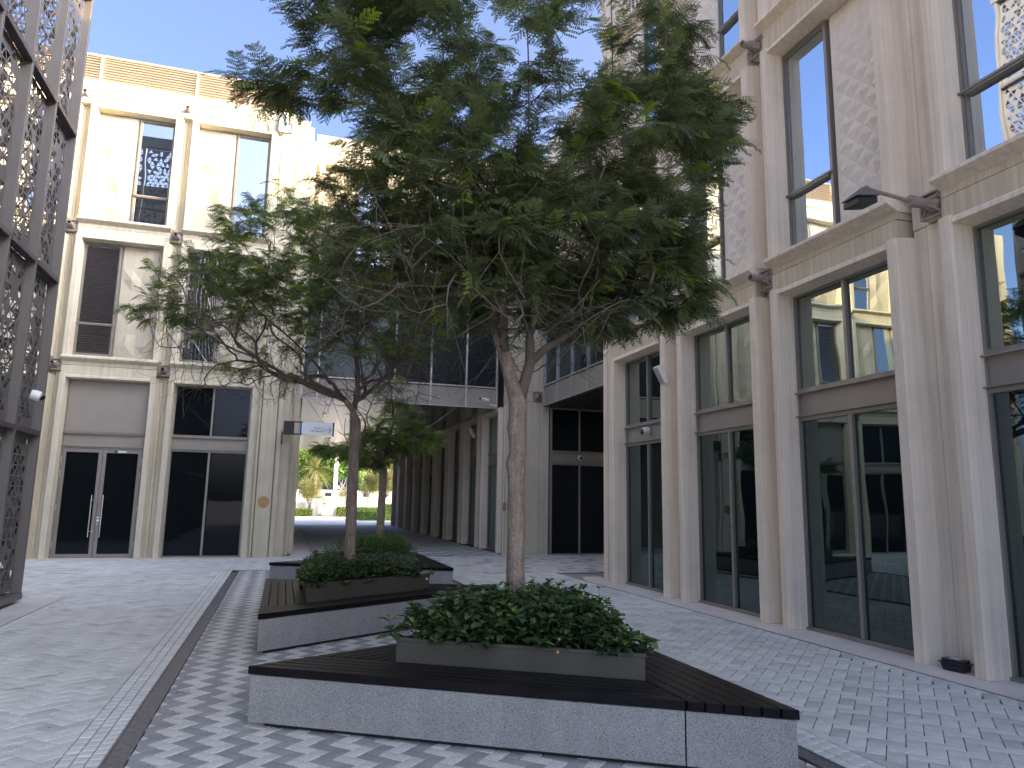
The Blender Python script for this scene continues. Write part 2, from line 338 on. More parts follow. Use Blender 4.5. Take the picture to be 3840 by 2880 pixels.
# ================================================================== FACADES
OW=1.95          # opening width
PD=-.29          # front plane depth (local y, outward negative)
bevel=.006
def ring(mb,x0,x1,z0,z1,y0,y1,w):
    mb.box(x0,x0+w,y0,y1,z0,z1); mb.box(x1-w,x1,y0,y1,z0,z1); mb.box(x0+w,x1-w,y0,y1,z1-w,z1); mb.box(x0+w,x1-w,y0,y1,z0,z0+w)
def relief_mesh(w,h,nx,nz,amp,style,mt):
    mb=MB(); rnd=random.Random(int(w*100+h*10)+nx); V={}
    fm=.03
    for i in range(nx+1):
        for j in range(nz+1):
            x=fm+(w-2*fm)*i/nx; z=fm+(h-2*fm)*j/nz; f=j/nz
            if style=='diamond':
                pk=(i+j)%2==0; y=-amp*(.45+.75*math.sin(math.pi*min(1,f*1.1))) if pk else -.002
                if f<.45: z+= (.25*h/nz if pk else 0)*(1-f/.45)
            elif style=='crescent': y=-amp*(rnd.random()*.5+.5)*(1 if (j%3==1) else .25) if i%2 else -.003
            else: y=-amp*rnd.choice((0,.35,1)) 
            if i in(0,nx) or j in(0,nz): y*= .3
            V[i,j]=len(mb.v); mb.v.append((x,y,z))
    for i in range(nx):
        for j in range(nz):
            a,b,c,d=V[i,j],V[i+1,j],V[i+1,j+1],V[i,j+1]
            if style=='diamond': sw=(i+j)%2==0
            else: sw=rnd.random()<.5
            for f in (((a,b,c),(a,c,d)) if not sw else ((a,b,d),(b,c,d))): mb.f.append(f); mb.m.append(0); mb.t.append(0)
    # border lip and back
    o=(0,w,0,h)
    mb.box(0,w,.0,.05,0,fm); mb.box(0,w,.0,.05,h-fm,h); mb.box(0,fm,.0,.05,fm,h-fm); mb.box(w-fm,w,.0,.05,fm,h-fm)
    return mb.mesh('relief_panel',mt)
CACHE={}
def cached(key,fn):
    if key not in CACHE: CACHE[key]=fn()
    return CACHE[key]
def put(name,key,fn,par,x=0,y=0,z=0):
    return link(name,cached(key,fn),par,(x,y,z))
def surround(par,x,z0,z1,mt,upper):
    # left fin, right fin, soffit piece; lip for the upper floors (x = opening left)
    h=z1-z0; k=mt.name
    def finL():
        m=MB(); m.prism([(-.145,PD),(-.015,PD-.004),(.0,PD+.02),(.035,.06),(-.16,.06),(-.16,-.075)],0,h); return m.mesh('fin',mt,bevel=.004)
    def finR():
        m=MB(); m.prism([(0,PD+.02),(.015,PD-.004),(.14,PD),(.22,-.062),(.22,.06),(-.035,.06)],0,h); return m.mesh('fin',mt,bevel=.004)
    put('fin',('fl',k,round(h,2)),finL,par,x,0,z0); put('fin',('fr',k,round(h,2)),finR,par,x+OW,0,z0)
    def head():
        m=MB(); m.vprism([(PD+.008,0),(PD+.012,.05),(-.2,.12),(.06,.12),(.06,-.03)],.003,OW-.003); return m.mesh('head',mt)
    put('head',('hd',k),head,par,x,0,z1-.09)
    if upper:
        def lip():
            m=MB(); m.vprism([(PD-.09,-.04),(PD-.09,-.0),(PD+.0,.05),(.06,.085),(.06,-.12),(PD+.06,-.12)],-.15,OW+.15); return m.mesh('sill_lip',mt,bevel=.004)
        put('sill_lip',('lip',k),lip,par,x,0,z0)
def band(par,x,z,mt,mt2,pitch):
    # floor band between two storeys at node height z (groove through its middle)
    k=(mt.name,pitch)
    def lo(): m=MB(); m.box(-.13,OW+.13,-.25,.06,-.30,-.006); return m.mesh('band_panel',mt2,bevel=.004)
    def hi(): m=MB(); m.box(-.13,OW+.13,-.235,.06,.006,.115); return m.mesh('band_panel',mt2,bevel=.004)
    put('band_panel',('blo',k),lo,par,x,0,z); put('band_panel',('bhi',k),hi,par,x,0,z)
def pier(par,xm,z0,z1,mt,wd):
    # recessed flat panels of the pier between two fins, centred on xm
    def f():
        m=MB(); hw=wd/2-.006; m.box(-hw,-.006,-.062,.06,0,z1-z0); m.box(.006,hw,-.068,.06,0,z1-z0); return m.mesh('pier_panel',mt)
    put('pier_panel',('pier',mt.name,round(z1-z0,2),round(wd,2)),f,par,xm,0,z0)
def wide_pier(par,xa,xb,z0,z1,mt):
    m=MB(); c1=xa+.19; c2=xb-.17
    m.box(xa+.02,c1-.007,-.075,.06,z0,z1); m.box(c1+.007,c2-.007,-.085,.06,z0,z1); m.box(c2+.007,xb-.02,-.075,.06,z0,z1)
    m.build('pier_panel',mt,par,bevel=.003)
def bracket_mesh():
    m=MB(); s=.145
    for a in ((-s,s,-.02,.03,-s,-s+.02),(-s,s,-.02,.03,s-.02,s),(-s,-s+.02,-.02,.03,-s+.02,s-.02),(s-.02,s,-.02,.03,-s+.02,s-.02)): m.box(*a)
    m.box(-s+.02,s-.02,.015,.03,-s+.02,s-.02)
    for sx in(-1,1):
        for sz in(-1,1):
            m.tube([(sx*(s-.02),-.005,sz*(s-.02)),(sx*.07,-.03,sz*.07),(sx*.03,-.10,sz*.03)],[.012,.014,.02],6)
    m.tube([(0,-.0,0),(0,-.06,0),(0,-.10,0)],[.10,.065,.058],14)
    return m.mesh('bracket',M['bracket'])
def pipe_mesh():
    m=MB(); n=16; vs=[];fs=[]
    for (y,r) in ((-.09,.052),(-.27,.052),(-.27,.044),(-.12,.044)):
        for k in range(n): q=2*math.pi*k/n; vs.append((r*math.cos(q),y,r*math.sin(q)))
    for i in range(3):
        for k in range(n): fs.append((i*n+k,i*n+(k+1)%n,(i+1)*n+(k+1)%n,(i+1)*n+k))
    fs.append(tuple(range(3*n,4*n))); m.add(vs,fs); m.m[-1]=1
    for a in (0,2.1,4.2): m.tube([(.05*math.cos(a),-.2,.05*math.sin(a)),(.062*math.cos(a),-.2,.062*math.sin(a))],.006,6)
    return m.mesh('pipe',[M['bracket'],M['black']])
def node(par,x,z,y=-.20,pipe=True):
    b=put('bracket','brk',bracket_mesh,par,x,y,z)
    put('bracket_block','bblk',lambda: B(-.143,.143,.031,.24,-.143,.143).mesh('bracket_block',M['conc_l'] if par.name.startswith('office') else M['conc_r']),b)
    if pipe: put('pipe','pipe',pipe_mesh,b)
    return b
def window_gf(par,x,lo=None,hi=None,frame=None,w=OW,split=True):
    lo=lo or M['glass_lo']; hi=hi or M['glass_up']; frame=frame or M['frame']; k=(w,frame.name)
    def fr():
        m=MB(); ring(m,.0,w,.0,2.80,-.03,.06,.055); m.box(w/2-.028,w/2+.028,-.035,.06,.055,2.745)
        m.box(-.0,w,-.06,-.03,.0,.045)
        return m.mesh('window',frame,bevel=.003)
    def fr2():
        m=MB(); ring(m,.0,w,3.14,4.53,-.03,.06,.05); m.box(w/2-.026,w/2+.026,-.035,.06,3.19,4.48); return m.mesh('window',frame,bevel=.003)
    def sp():
        m=MB(); m.box(.045,w-.045,.0,.05,2.815,3.13); m.box(0,w,-.075,.05,2.803,2.815); m.box(0,w,-.075,.05,3.118,3.137); m.box(0,.04,-.03,.05,2.82,3.11); m.box(w-.04,w,-.03,.05,2.82,3.11)
        return m.mesh('spandrel_panel',M['panel'])
    def pane(z0,z1): 
        def f(): m=MB(); m.box(0,w/2-.085,.0,.012,z0,z1); return m
        return f
    o=put('window',('gfw',k),fr,par,x); u=put('window',('gfu',k),fr2,par,x); put('spandrel_panel',('gfs',k),sp,par,x)
    for xx in (.056,w/2+.029):
        put('pane',('plo',k,lo.name),lambda: pane(.056,2.744)().mesh('pane',lo),o,xx,.012)
        put('pane',('phi',k,hi.name),lambda: pane(3.191,4.479)().mesh('pane',hi),u,xx,.012)
    return o,u
def window_up(par,x,z0,w,h,gl,trans):
    fm=M['frame']; k=(round(w,2),round(h,2),round(trans,2))
    def fr():
        m=MB(); ring(m,0,w,0,h,-.03,.06,.035); ring(m,.036,w-.036,.036,h-.036,-.012,.055,.028); m.box(.064,w-.064,-.055,.05,trans-.035,trans+.03); m.box(.0,w,-.07,-.03,trans-.01,trans+.015)
        return m.mesh('window',fm,bevel=.002)
    o=put('window',('wu',k),fr,par,x,0,z0)
    def p1(): m=MB(); m.box(.064,w-.064,.012,.022,.065,trans-.036); return m.mesh('pane',gl)
    def p2(): m=MB(); m.box(.064,w-.064,.012,.022,trans+.031,h-.065); return m.mesh('pane',gl)
    put('pane',('wp1',k,gl.name),p1,o); put('pane',('wp2',k,gl.name),p2,o); return o
def louvre_reflection(o,w,h):  # slats modelled to imitate the reflection of a louvred wall opposite
    me=cached(('lv',round(w,2)),lambda: MB().vprism([(-.0,0),(.0,.008),(.035,-.02),(.035,-.028)],.07,w-.07).mesh('slat',M['rail']))
    n=int((h-.15)/.06)
    for i in range(n): link('slat',me,o,(0,-.04,.09+i*.06))
def bay(par,x,left,mt,mt2,style,gf=True,third=True,pitch=2.53,slat_reflection=False):
    rl,am=(('facet',.10) if style=='L' else ('diamond',.038))
    gl=M['glass_hi']
    if gf is True:
        surround(par,x,0.013,4.62,mt,False); window_gf(par,x,*((M['glass_dk'],M['glass_dk']) if style=='L' else (None,None)))
    for fl,(z0,z1) in enumerate(((5.06,8.33),(8.76,12.02))):
        if fl==1 and not third: break
        surround(par,x,z0,z1,mt,True)
        band(par,x,4.85 if fl==0 else 8.55,mt,mt2,pitch)
        ww=.90; h=z1-z0-.22; zz=z0+.095
        wx,rx=((.02,.965) if fl==0 else (1.03,.02))
        o=window_up(par,x+wx,zz,ww,h,gl,.84 if fl==0 else .80)
        if slat_reflection and fl==0: louvre_reflection(o,ww,h)
        nx,nz=(6,20) if style!='L' else ((3,9) if fl else (4,10))
        st=rl if style!='L' else ('facet' if fl else 'crescent')
        me=cached(('rel',style,fl),lambda: relief_mesh(.965 if fl==0 else .99,h,nx,nz,am,st,M['relief'] if style=='L' else M['relief_r']))
        link('relief_panel',me,par,(x+rx,.01,zz))
def top_band(par,x0,x1,mt,zt=12.70,joint=2.53,start=None):
    x=start if start is not None else x0
    xs=[x0]; 
    while x<x1-.3:
        if x>x0+.3: xs.append(x)
        x+=joint
    xs.append(x1)
    for a,b in zip(xs[:-1],xs[1:]):
        B(a+.006,b-.006,-.27,.06,12.385,zt).build('parapet_panel',mt,par,bevel=.004)
        B(a+.006,b-.006,-.25,.06,12.02,12.372).build('band_panel',mt,par,bevel=.004)
def louvre_screen(par,x0,x1,z0=12.72,z1=13.54,ms=2.44,start=None,y=-.02):
    x=x0
    xs=[x0]; s=start if start is not None else x0
    while s<x1-.2:
        if s>x0+.2: xs.append(s)
        s+=ms
    xs.append(x1)
    for a,b in zip(xs[:-1],xs[1:]):
        m=MB(); ring(m,a+.006,b-.006,z0,z1,y-.03,y+.14,.022); m.box(a+.006,b-.006,y-.05,y+.2,z1,z1+.03)
        fr=m.build('louvre_frame',M['louvre'],par)
        n=10; me=MB().vprism([(y-.02,.0),(y-.02,.012),(y+.10,-.035),(y+.10,-.047)],a+.03,b-.03).mesh('slat',M['louvre'])
        for i in range(n): link('slat',me,fr,(0,0,z0+.065+i*(z1-z0-.06)/n))
        B(a+.01,b-.01,y+.16,y+.18,z0,z1).build('backing',M['louvre'],par)

# ---------------- left building (faces the camera)
LB=thing('office_building','cream concrete office block facing the camera, double doors and sunlit top storey','building',(0,20.9,0))
P=2.53; XL=-5.44
B(-14,.10,.075,24,.0,12.7).build('wall',M['conc_l'],LB)
mtL,mtS=M['conc_l'],M['stain']
for i in range(-3,2):
    x=XL+i*P
    bay(LB,x,True,mtL,mtS if i>=0 else mtL,'L',gf=(i!=0),slat_reflection=(i==0))
    if i==0: surround(LB,x,.013,4.62,mtL,False)
for i in range(-2,2):
    xm=XL+i*P-(P-OW)/2
    for z0,z1 in ((.013,4.69),(5.01,8.39),(8.71,12.08)): pier(LB,xm,z0,z1,mtL,.30)
    for z in (4.85,8.55,12.24): node(LB,xm,z)
# wide end pier at the right (x -1.01 .. .34)
mb=[(-.985,-.69,-.09),(-.676,-.27,-.10),(-.256,-.13,-.08)]
for a,b,d in mb:
    if a<-.9: a=-.76
    for z0,z1 in ((.013,4.695),(5.01,8.39),(8.71,12.08)): B(a,b-.008,d-.06,.06,z0,z1).build('pier_panel',mtL,LB,bevel=.004)
    for z0,z1 in ((4.70,5.0),(8.40,8.70)): B(a,b-.008,d-.055,.06,z0,z1).build('band_panel',mtL,LB,bevel=.004)
B(-.138,.10,.10,.9,.013,12.70).build('pier_panel',mtL,LB,bevel=.004)
B(.10,.22,.45,1.2,.013,12.70).build('pier_panel',mtL,LB,bevel=.004)
B(.10,.34,1.0,1.4,.013,12.55).build('pier_panel',mtL,LB,bevel=.004)
node(LB,-.55,12.24,-.22,False)
top_band(LB,-13,-.70,mtL,start=-13.3+.05)
B(-.69,-.27,-.17,.06,12.09,12.71).build('parapet_panel',mtL,LB,bevel=.004); B(-.255,-.14,-.15,.06,12.09,12.71).build('parapet_panel',mtL,LB,bevel=.004)
louvre_screen(LB,-13.0,-.55,start=-12.83+.0)
# passage side wall
B(.10,.33,1.45,25,.01,4.56).build('side_wall',mtL,LB)
for i in range(9): B(.33,.40,2.2+i*2.5,2.5+i*2.5,.01,4.56).build('fin',mtL,LB)
# doors in bay 0
m=MB(); x=XL
ring(m,x,x+OW,3.15,4.53,-.03,.06,.05); m.build('upper_frame',M['frame'],LB,bevel=.003)
pn=B(x+.052,x+OW-.052,-.005,.03,3.202,4.478).build('door_head_panel',M['panel'],LB)
m=MB()
for hx,hz in ((-4.96,3.98),(-4.95,3.9),(-4.88,3.9),(-4.93,3.62),(-4.03,3.96),(-3.95,3.96),(-3.95,3.87),(-4.1,3.58)): m.tube([(hx,-.004,hz),(hx,-.0075,hz)],.009,8)
m.build('bolt_hole',M['black'],pn)
m=MB(); m.box(x+.045,x+OW-.045,.0,.05,2.815,3.13); m.box(x,x+OW,-.075,.05,2.795,2.812); m.box(x,x+OW,-.075,.05,3.118,3.137); m.box(x,x+.04,-.03,.05,2.82,3.11); m.box(x+OW-.04,x+OW,-.03,.05,2.82,3.11); m.build('spandrel_panel',M['panel'],LB)
m=MB(); m.box(x,x+.06,-.04,.06,.013,2.79); m.box(x+OW-.06,x+OW,-.04,.06,.013,2.79); m.box(x+.06,x+OW-.06,-.04,.06,2.745,2.79); m.build('door_frame',M['frame'],LB,bevel=.003)
for s in (0,1):
    a=x+.066 if s==0 else x+OW/2+.004; b=x+OW/2-.004 if s==0 else x+OW-.066
    m=MB(); st=.085; m.box(a,a+st,-.03,.03,.02,2.738); m.box(b-st,b,-.03,.03,.02,2.738); m.box(a+st,b-st,-.03,.03,.02,.115); m.box(a+st,b-st,-.03,.03,2.65,2.738)
    d=m.build('door_leaf',M['frame'],LB,bevel=.003)
    B(a+st+.001,b-st-.001,.0,.012,.116,2.649).build('pane',M['glass_dk'],d)
    hx=b-.125 if s==0 else a+.125; hx2=b-.045 if s==0 else a+.045
    m=MB(); m.tube([(hx,-.10,.53),(hx,-.10,1.58)],.014,10)
    for hz in (.68,1.44): m.tube([(hx2,-.03,hz),(hx2,-.10,hz),(hx,-.10,hz)],.008,8)
    m.build('handle',M['steel'],d)
    for hz in (.35,1.25,2.1,2.45):
        hxx=a-.004 if s==0 else b+.004
        MB().tube([(hxx,-.045,hz-.08),(hxx,-.045,hz+.08)],.013,8).build('hinge',M['alum'],d)
B(-4.12,-3.92,-.034,-.03,2.665,2.71).build('door_sticker',M['white'],LB); B(-4.20,-4.125,-.034,-.03,2.665,2.71).build('door_sticker',M['black'],LB)
for z,hh in ((1.0,.035),(.92,.045),(.85,.02)): B(-4.45,-4.385 if hh>.03 else -4.42,-.034,-.03,z,z+hh).build('door_sticker',M['white'],LB)

# ---------------- right building (in shade, faces -X)
RB=thing('shopfront_building','pinkish concrete shopfront block on the right with relief panels and tall windows','building',(6.71,0,0),-math.pi/2)
# local x = -Y
mtR=M['conc_r']; mtRS=M['stain']
tag(B(-14.2,10,.075,13.5,0,13.36).build('wall',M['conc_r'],RB))
opens=[-13.52,-10.83-.0,-8.245,-5.44,-2.75]   # opening left edge = -Y
for x in opens: bay(RB,x,False,mtR,mtRS,'R')
for a,b in zip(opens[:-1],opens[1:]):
    gap=b-a-OW
    if gap<.72:
        xm=(a+OW+b)/2
        for z0,z1 in ((.013,4.69),(5.01,8.39),(8.71,12.08)): pier(RB,xm,z0,z1,mtR,gap-.28)
        for z in (4.85,8.55,12.24): node(RB,xm,z)
    else:
        for z0,z1 in ((.013,4.69),(5.01,8.39),(8.71,12.08)): wide_pier(RB,a+OW+.18,b-.12,z0,z1,mtR)
        for z in (8.55,12.24,4.85): node(RB,b-.28,z); B(a+OW+.2,b-.44,-.08,.06,z-.15,z+.15).build('pier_panel',mtR,RB)
# end pier near Y=14.2
for (a,b,d) in ((-14.22,-14.02,-.20),(-14.012,-13.83,-.18),(-13.822,-13.66,-.12)):
    B(a,b,d,.06,.013,12.7).build('pier_panel',mtR,RB,bevel=.004)
top_band(RB,-14.2,9,mtR,zt=13.36,start=-14.2-2.6)
# passage (dark) facade: windows between deep fins
for i in range(9):
    Y=24.05+i*2.62; x=-Y
    window_gf(RB,x,M['glass_lo'],M['glass_up'])
    surround(RB,x,.013,4.55,mtR,False)
    pier(RB,x-(2.62-OW)/2,.013,4.55,mtR,.36)
m=MB(); m.prism([(-21.30,-.30),(-21.25,.1),(-22.09,.06),(-22.09,-.06),(-21.75,-.08)],.013,4.56) 
m.build('corner_pier',mtR,RB)
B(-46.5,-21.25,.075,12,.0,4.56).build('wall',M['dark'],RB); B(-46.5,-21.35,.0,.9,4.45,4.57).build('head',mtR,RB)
B(-46.5,-22.3,.9,13.5,4.56,13.36).build('wall',M['conc_l'],RB)
# recess: pier wall at Y=21.2, doors, jamb (world frame helper)
RC=bpy.data.objects.new('recess_wall',None); COL.objects.link(RC); RC.parent=RB; RC.matrix_local=RB.matrix_world.inverted() if False else Matrix.Rotation(math.pi/2,4,'Z')@Matrix.Translation((-6.71,0,0))
# RC now has world axes
for a,b,yy in ((6.43,6.62,21.12),(6.628,7.05,21.20),(7.058,7.52,21.22),(7.528,7.84,21.20)):
    B(a,b,yy,21.5,.013,4.69).build('pier_panel',M['conc_l'],RC,bevel=.004); B(a,b,yy,21.5,5.02,12.7).build('pier_panel',M['conc_l'],RC,bevel=.004); B(a,b,yy+.01,21.5,4.70,5.01).build('pier_panel',M['conc_l'],RC,bevel=.004)
n2=node(RC,7.42,4.85,21.14); 
wr=bpy.data.objects.new('entrance',None); COL.objects.link(wr); wr.parent=RC; wr.location=(7.86,21.12,0)
CH=[]
window_gf(wr,0,M['glass_dk'],M['glass_dk'])
B(9.82,10.0,14.0,21.3,.0,4.57).build('jamb_wall',mtR,RC); B(6.72,9.9,13.9,14.2,.0,12.7).build('jamb_wall',mtR,RC)
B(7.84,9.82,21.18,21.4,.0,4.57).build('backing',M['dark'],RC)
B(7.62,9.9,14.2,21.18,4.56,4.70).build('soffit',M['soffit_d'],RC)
for yy in (15.9,18.2): MB().tube([(8.6,yy,4.553),(8.6,yy,4.559)],.05,12).build('downlight',M['alum'],RC)
# overhang facade (X=7.6) -> local frame of RB: y offset .89
def curtain(par,xs,y,z0,z1,zg0,zg1,glassm):
    for a,b in zip(xs[:-1],xs[1:]):
        B(a+.005,b-.005,y,y+.05,z0,z1).build('fascia_panel',M['panel'],par)
        B(a+.028,b-.028,y+.05,y+.062,zg0+.03,zg1).build('pane',glassm,par)
    for a in xs: B(a-.025,a+.025,y-.035,y+.05,z0+.0,zg1).build('mullion',M['alum'],par)
    B(xs[0],xs[-1],y-.05,y+.05,zg0-.005,zg0+.03).build('sill_rail',M['alum'],par)
    B(xs[0],xs[-1],y-.03,y+.05,z0-.02,z0).build('sill_rail',M['alum'],par)
    B(xs[0],xs[-1],y-.04,y+.05,zg1,zg1+.04).build('sill_rail',M['alum'],par)
xs=[-21.0+1.15*i for i in range(6)]+[-14.22]
curtain(RB,xs,.89,4.57,5.13,5.16,8.25,M['glass_br'])
B(-21.1,-14.2,1.0,6,4.72,13.3).build('wall',M['conc_l'],RB)
B(-21.1,-14.2,.90,1.0,8.31,8.75).build('band_panel',mtR,RB); B(-21.1,-14.2,.90,1.0,12.02,13.3).build('parapet_panel',mtR,RB)
UP=bpy.data.objects.new('upper_storey',None); COL.objects.link(UP); UP.parent=RB; UP.location=(0,.97,0)
for x in (-20.6,-17.9):
    surround(UP,x,8.76,12.02,mtR,True); window_up(UP,x+1.03,8.855,.9,3.04,M['glass_hi'],.8); link('relief_panel',CACHE[('rel','R',1)],UP,(x+.02,.01,8.855))

# ---------------- bridge
BR=thing('bridge_building','glazed bridge storey spanning the passage behind the trees','building',(0,22.3,0))
xs=[.35,.80]+[1.95+1.15*i for i in range(4)]+[6.42]
curtain(BR,xs,.0,4.57,5.18,5.21,8.25,M['glass_br'])
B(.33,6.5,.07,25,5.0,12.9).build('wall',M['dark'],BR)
B(.33,6.44,-.02,.1,8.31,8.75).build('band_panel',mtL,BR,bevel=.004); B(.33,6.44,-.02,.1,12.02,13.0).build('parapet_panel',mtL,BR,bevel=.004)
for x in (.62,3.15): 
    surround(BR,x,8.76,12.02,mtL,True); window_up(BR,x+1.03,8.855,.9,3.04,M['glass_hi'],.8); link('relief_panel',CACHE[('rel','L',1)],BR,(x+.02,.01,8.855)); 
    pier(BR,x-.3,8.71,12.02,mtL,.30)
B(5.1,6.44,-.02,.1,8.76,12.01).build('band_panel',mtL,BR,bevel=.004)
for i in range(60):
    yy=.05+i*.41
    B(.36,6.44,yy+.006,yy+.404,4.572,4.60).build('soffit_plank',M['soffit'],BR)
for k in range(6):
    for lx in (1.23,5.0): MB().tube([(lx,4+k*2.9,4.563),(lx,4+k*2.9,4.571)],.055,12).build('downlight',M['black'] if lx<3 else M['alum'],BR)

# ================================================================== SCREEN TOWER
ST=thing('screen_tower','tall taupe perforated metal screen tower at the left edge','screen tower',(0,0,0))
def screen_mesh(W,H,seed):
    rnd=random.Random(seed); s=.186; h=.158; mb=MB(); T=.0025
    rows=int(H/h)+1; off=(H-(rows-1)*h)/2
    def tri(p):
        q=clip_rect(p,0.0,W,0.0,H)
        if area(q)<1e-5: return
        whole=abs(area(q)-s*h/2)<1e-4
        if (not whole) or rnd.random()<.24:
            q=ccw(q); n=len(q)
            mb.add([(x,-T,z) for x,z in q]+[(x,T,z) for x,z in q],[tuple(range(n)),tuple(range(2*n-1,n-1,-1))]); return
        q=ccw(p); cx=sum(a[0] for a in q)/3; cz=sum(a[1] for a in q)/3; k=.775
        i=[(cx+(a[0]-cx)*k,cz+(a[1]-cz)*k) for a in q]
        mb.add([(x,-T,z) for x,z in q]+[(x,-T,z) for x,z in i]+[(x,T,z) for x,z in q]+[(x,T,z) for x,z in i],
          [(a,(a+1)%3,3+(a+1)%3,3+a) for a in range(3)]+[(6+(a+1)%3,6+a,9+a,9+(a+1)%3) for a in range(3)]+[(3+a,3+(a+1)%3,9+(a+1)%3,9+a) for a in range(3)])
    for r in range(-1,rows+1):
        z0=off+r*h-h/2; z1=z0+h
        for k in range(-2,int(W/s)+3):
            o=(r%2)*s/2; x=k*s+o
            tri([(x,z0),(x+s,z0),(x+s/2,z1)]); tri([(x+s,z0),(x+s*1.5,z1),(x+s/2,z1)])
    ring(mb,-.012,W+.012,-.012,H+.012,-.012,.012,.022)
    return mb.mesh('screen_panel',M['screen'])
PW,PH=.97,2.36; metas=[screen_mesh(PW,PH,s) for s in (1,2,3,4)]
Z0=.14; zr=[.14,2.50,4.91,7.39,9.87,12.35,14.83]
yj=[12.70-1.08*i for i in range(11)]
for r in range(6):
    for i in range(10):
        y1=yj[i]; o=link('screen_panel',random.choice(metas),ST,(-3.72,y1-.045,zr[r]+.05),(0,0,-math.pi/2)); o.scale=(1,1,(zr[r+1]-zr[r]-.1)/PH)
    for i in range(5):
        o=link('screen_panel',random.choice(metas),ST,(-3.78-1.05*i-PW,12.68,zr[r]+.05)); o.scale=(1,1,(zr[r+1]-zr[r]-.1)/PH)
        o=link('screen_panel',random.choice(metas),ST,(-3.78-1.05*i-PW,10.5,zr[r]+.05)) if False else None
for i,y in enumerate(yj): B(-3.74,-3.60 if i else -3.60,y-.036,y+.036,.14,15.0).build('post',M['screen'],ST,bevel=.003)
for i in range(1,6): B(-3.78-1.05*i-.03,-3.78-1.05*i+.03+.0,12.62,12.745,.14,15.0).build('post',M['screen'],ST,bevel=.003)
for z in zr[1:-1]:
    for i in range(10): B(-3.70,-3.585,yj[i+1]+.046,yj[i]-.046,z-.035,z+.035).build('rail',M['rail'],ST)
    B(-9,-3.75,12.64,12.72,z-.03,z+.03).build('rail',M['rail'],ST)
B(-3.80,-3.59,1.8,12.75,.05,.138).build('base_rail',M['screen'],ST); B(-9,-3.81,12.6,12.75,.05,.138).build('base_rail',M['screen'],ST)
B(-3.95,-3.80,1.8,12.3,.0,.12).build('footing',M['rail'],ST)
B(-3.82,-3.58,1.8,12.76,14.84,15.25).build('cap',M['screen'],ST); B(-9,-3.83,12.6,12.76,14.84,15.25).build('cap',M['screen'],ST)
B(-9,-4.9,1.8,10.9,.0,14.0).build('inner_wall',M['rail'],ST)
for z in zr[1:-1]: B(-4.89,-3.81,1.8,10.6,z-.04,z+.04).build('walkway',M['rail'],ST)

# ================================================================== BENCHES, PLANTERS
def bench(T,prio,label):
    """prio: list of (edge index, section width)"""
    cx=sum(p[0] for p in T)/3; cy=sum(p[1] for p in T)/3
    t=thing('planter_bench',label,'bench',(cx,cy,0),group='triangular benches round the trees')
    loc=lambda p:(p[0]-cx,p[1]-cy); Tl=ccw([loc(p) for p in T])
    def half(i,d):  # inside distance>=d from edge i
        a,b=Tl[i],Tl[(i+1)%3]; l=math.hypot(b[0]-a[0],b[1]-a[1]); nx,ny=(b[1]-a[1])/l,-(b[0]-a[0])/l  # outward
        return nx,ny,nx*a[0]+ny*a[1]-d
    def inset(d):
        p=Tl
        for i in range(3): p=clip(p,*half(i,d))
        return p
    MB().prism(inset(.07),-.01,.034).build('plinth',M['black'],t)
    # concrete base panels: each side is a slab, front one in two pieces
    base=inset(.012); 
    for i in range(3):
        nx,ny,d0=half(i,.012); a,b=Tl[i],Tl[(i+1)%3]; l=math.hypot(b[0]-a[0],b[1]-a[1]); ux,uy=(b[0]-a[0])/l,(b[1]-a[1])/l
        q=base
        q=clip(q,-nx,-ny,-(d0-.09))
        for j in range(i):
            mx,my,md=half(j,.012+.09+.0); q=clip(q,mx,my,md)
        # split the piece along its length
        cuts=[-1e3]+[ux*a[0]+uy*a[1]+l*f for f in ((.82,) if i==prio[0][2] else (.5,))]+[1e3]
        for c0,c1 in zip(cuts[:-1],cuts[1:]):
            s=clip(clip(q,-ux,-uy,-(c0+.004)),ux,uy,c1-.004)
            if area(s)>.003: MB().prism(s,.034,.35).build('base_panel',M['granite'],t,bevel=.004)
    MB().prism(inset(.11),.034,.345).build('core',M['black'],t)
    used=[]
    bw=.093
    for (e,wd,_) in prio:
        nx,ny,d0=half(e,0); n=int(round(wd/bw)) if wd<5 else 40
        for k in range(n):
            q=clip(clip(Tl,nx,ny,d0-k*bw-.004+ .016*(k==0)*0),-nx,-ny,-(d0-(k+1)*bw+.004))
            for (ux,uy,ud) in used:
                if len(q)>2: q=clip(q,ux,uy,ud-.006)
            if len(q)>2 and area(q)>.004 :
                if k*bw>.62: continue
                MB().prism(q,.356,.411).build('board',M['wood'],t,bevel=.004)
        used.append((nx,ny,d0-n*bw))
    return t,inset
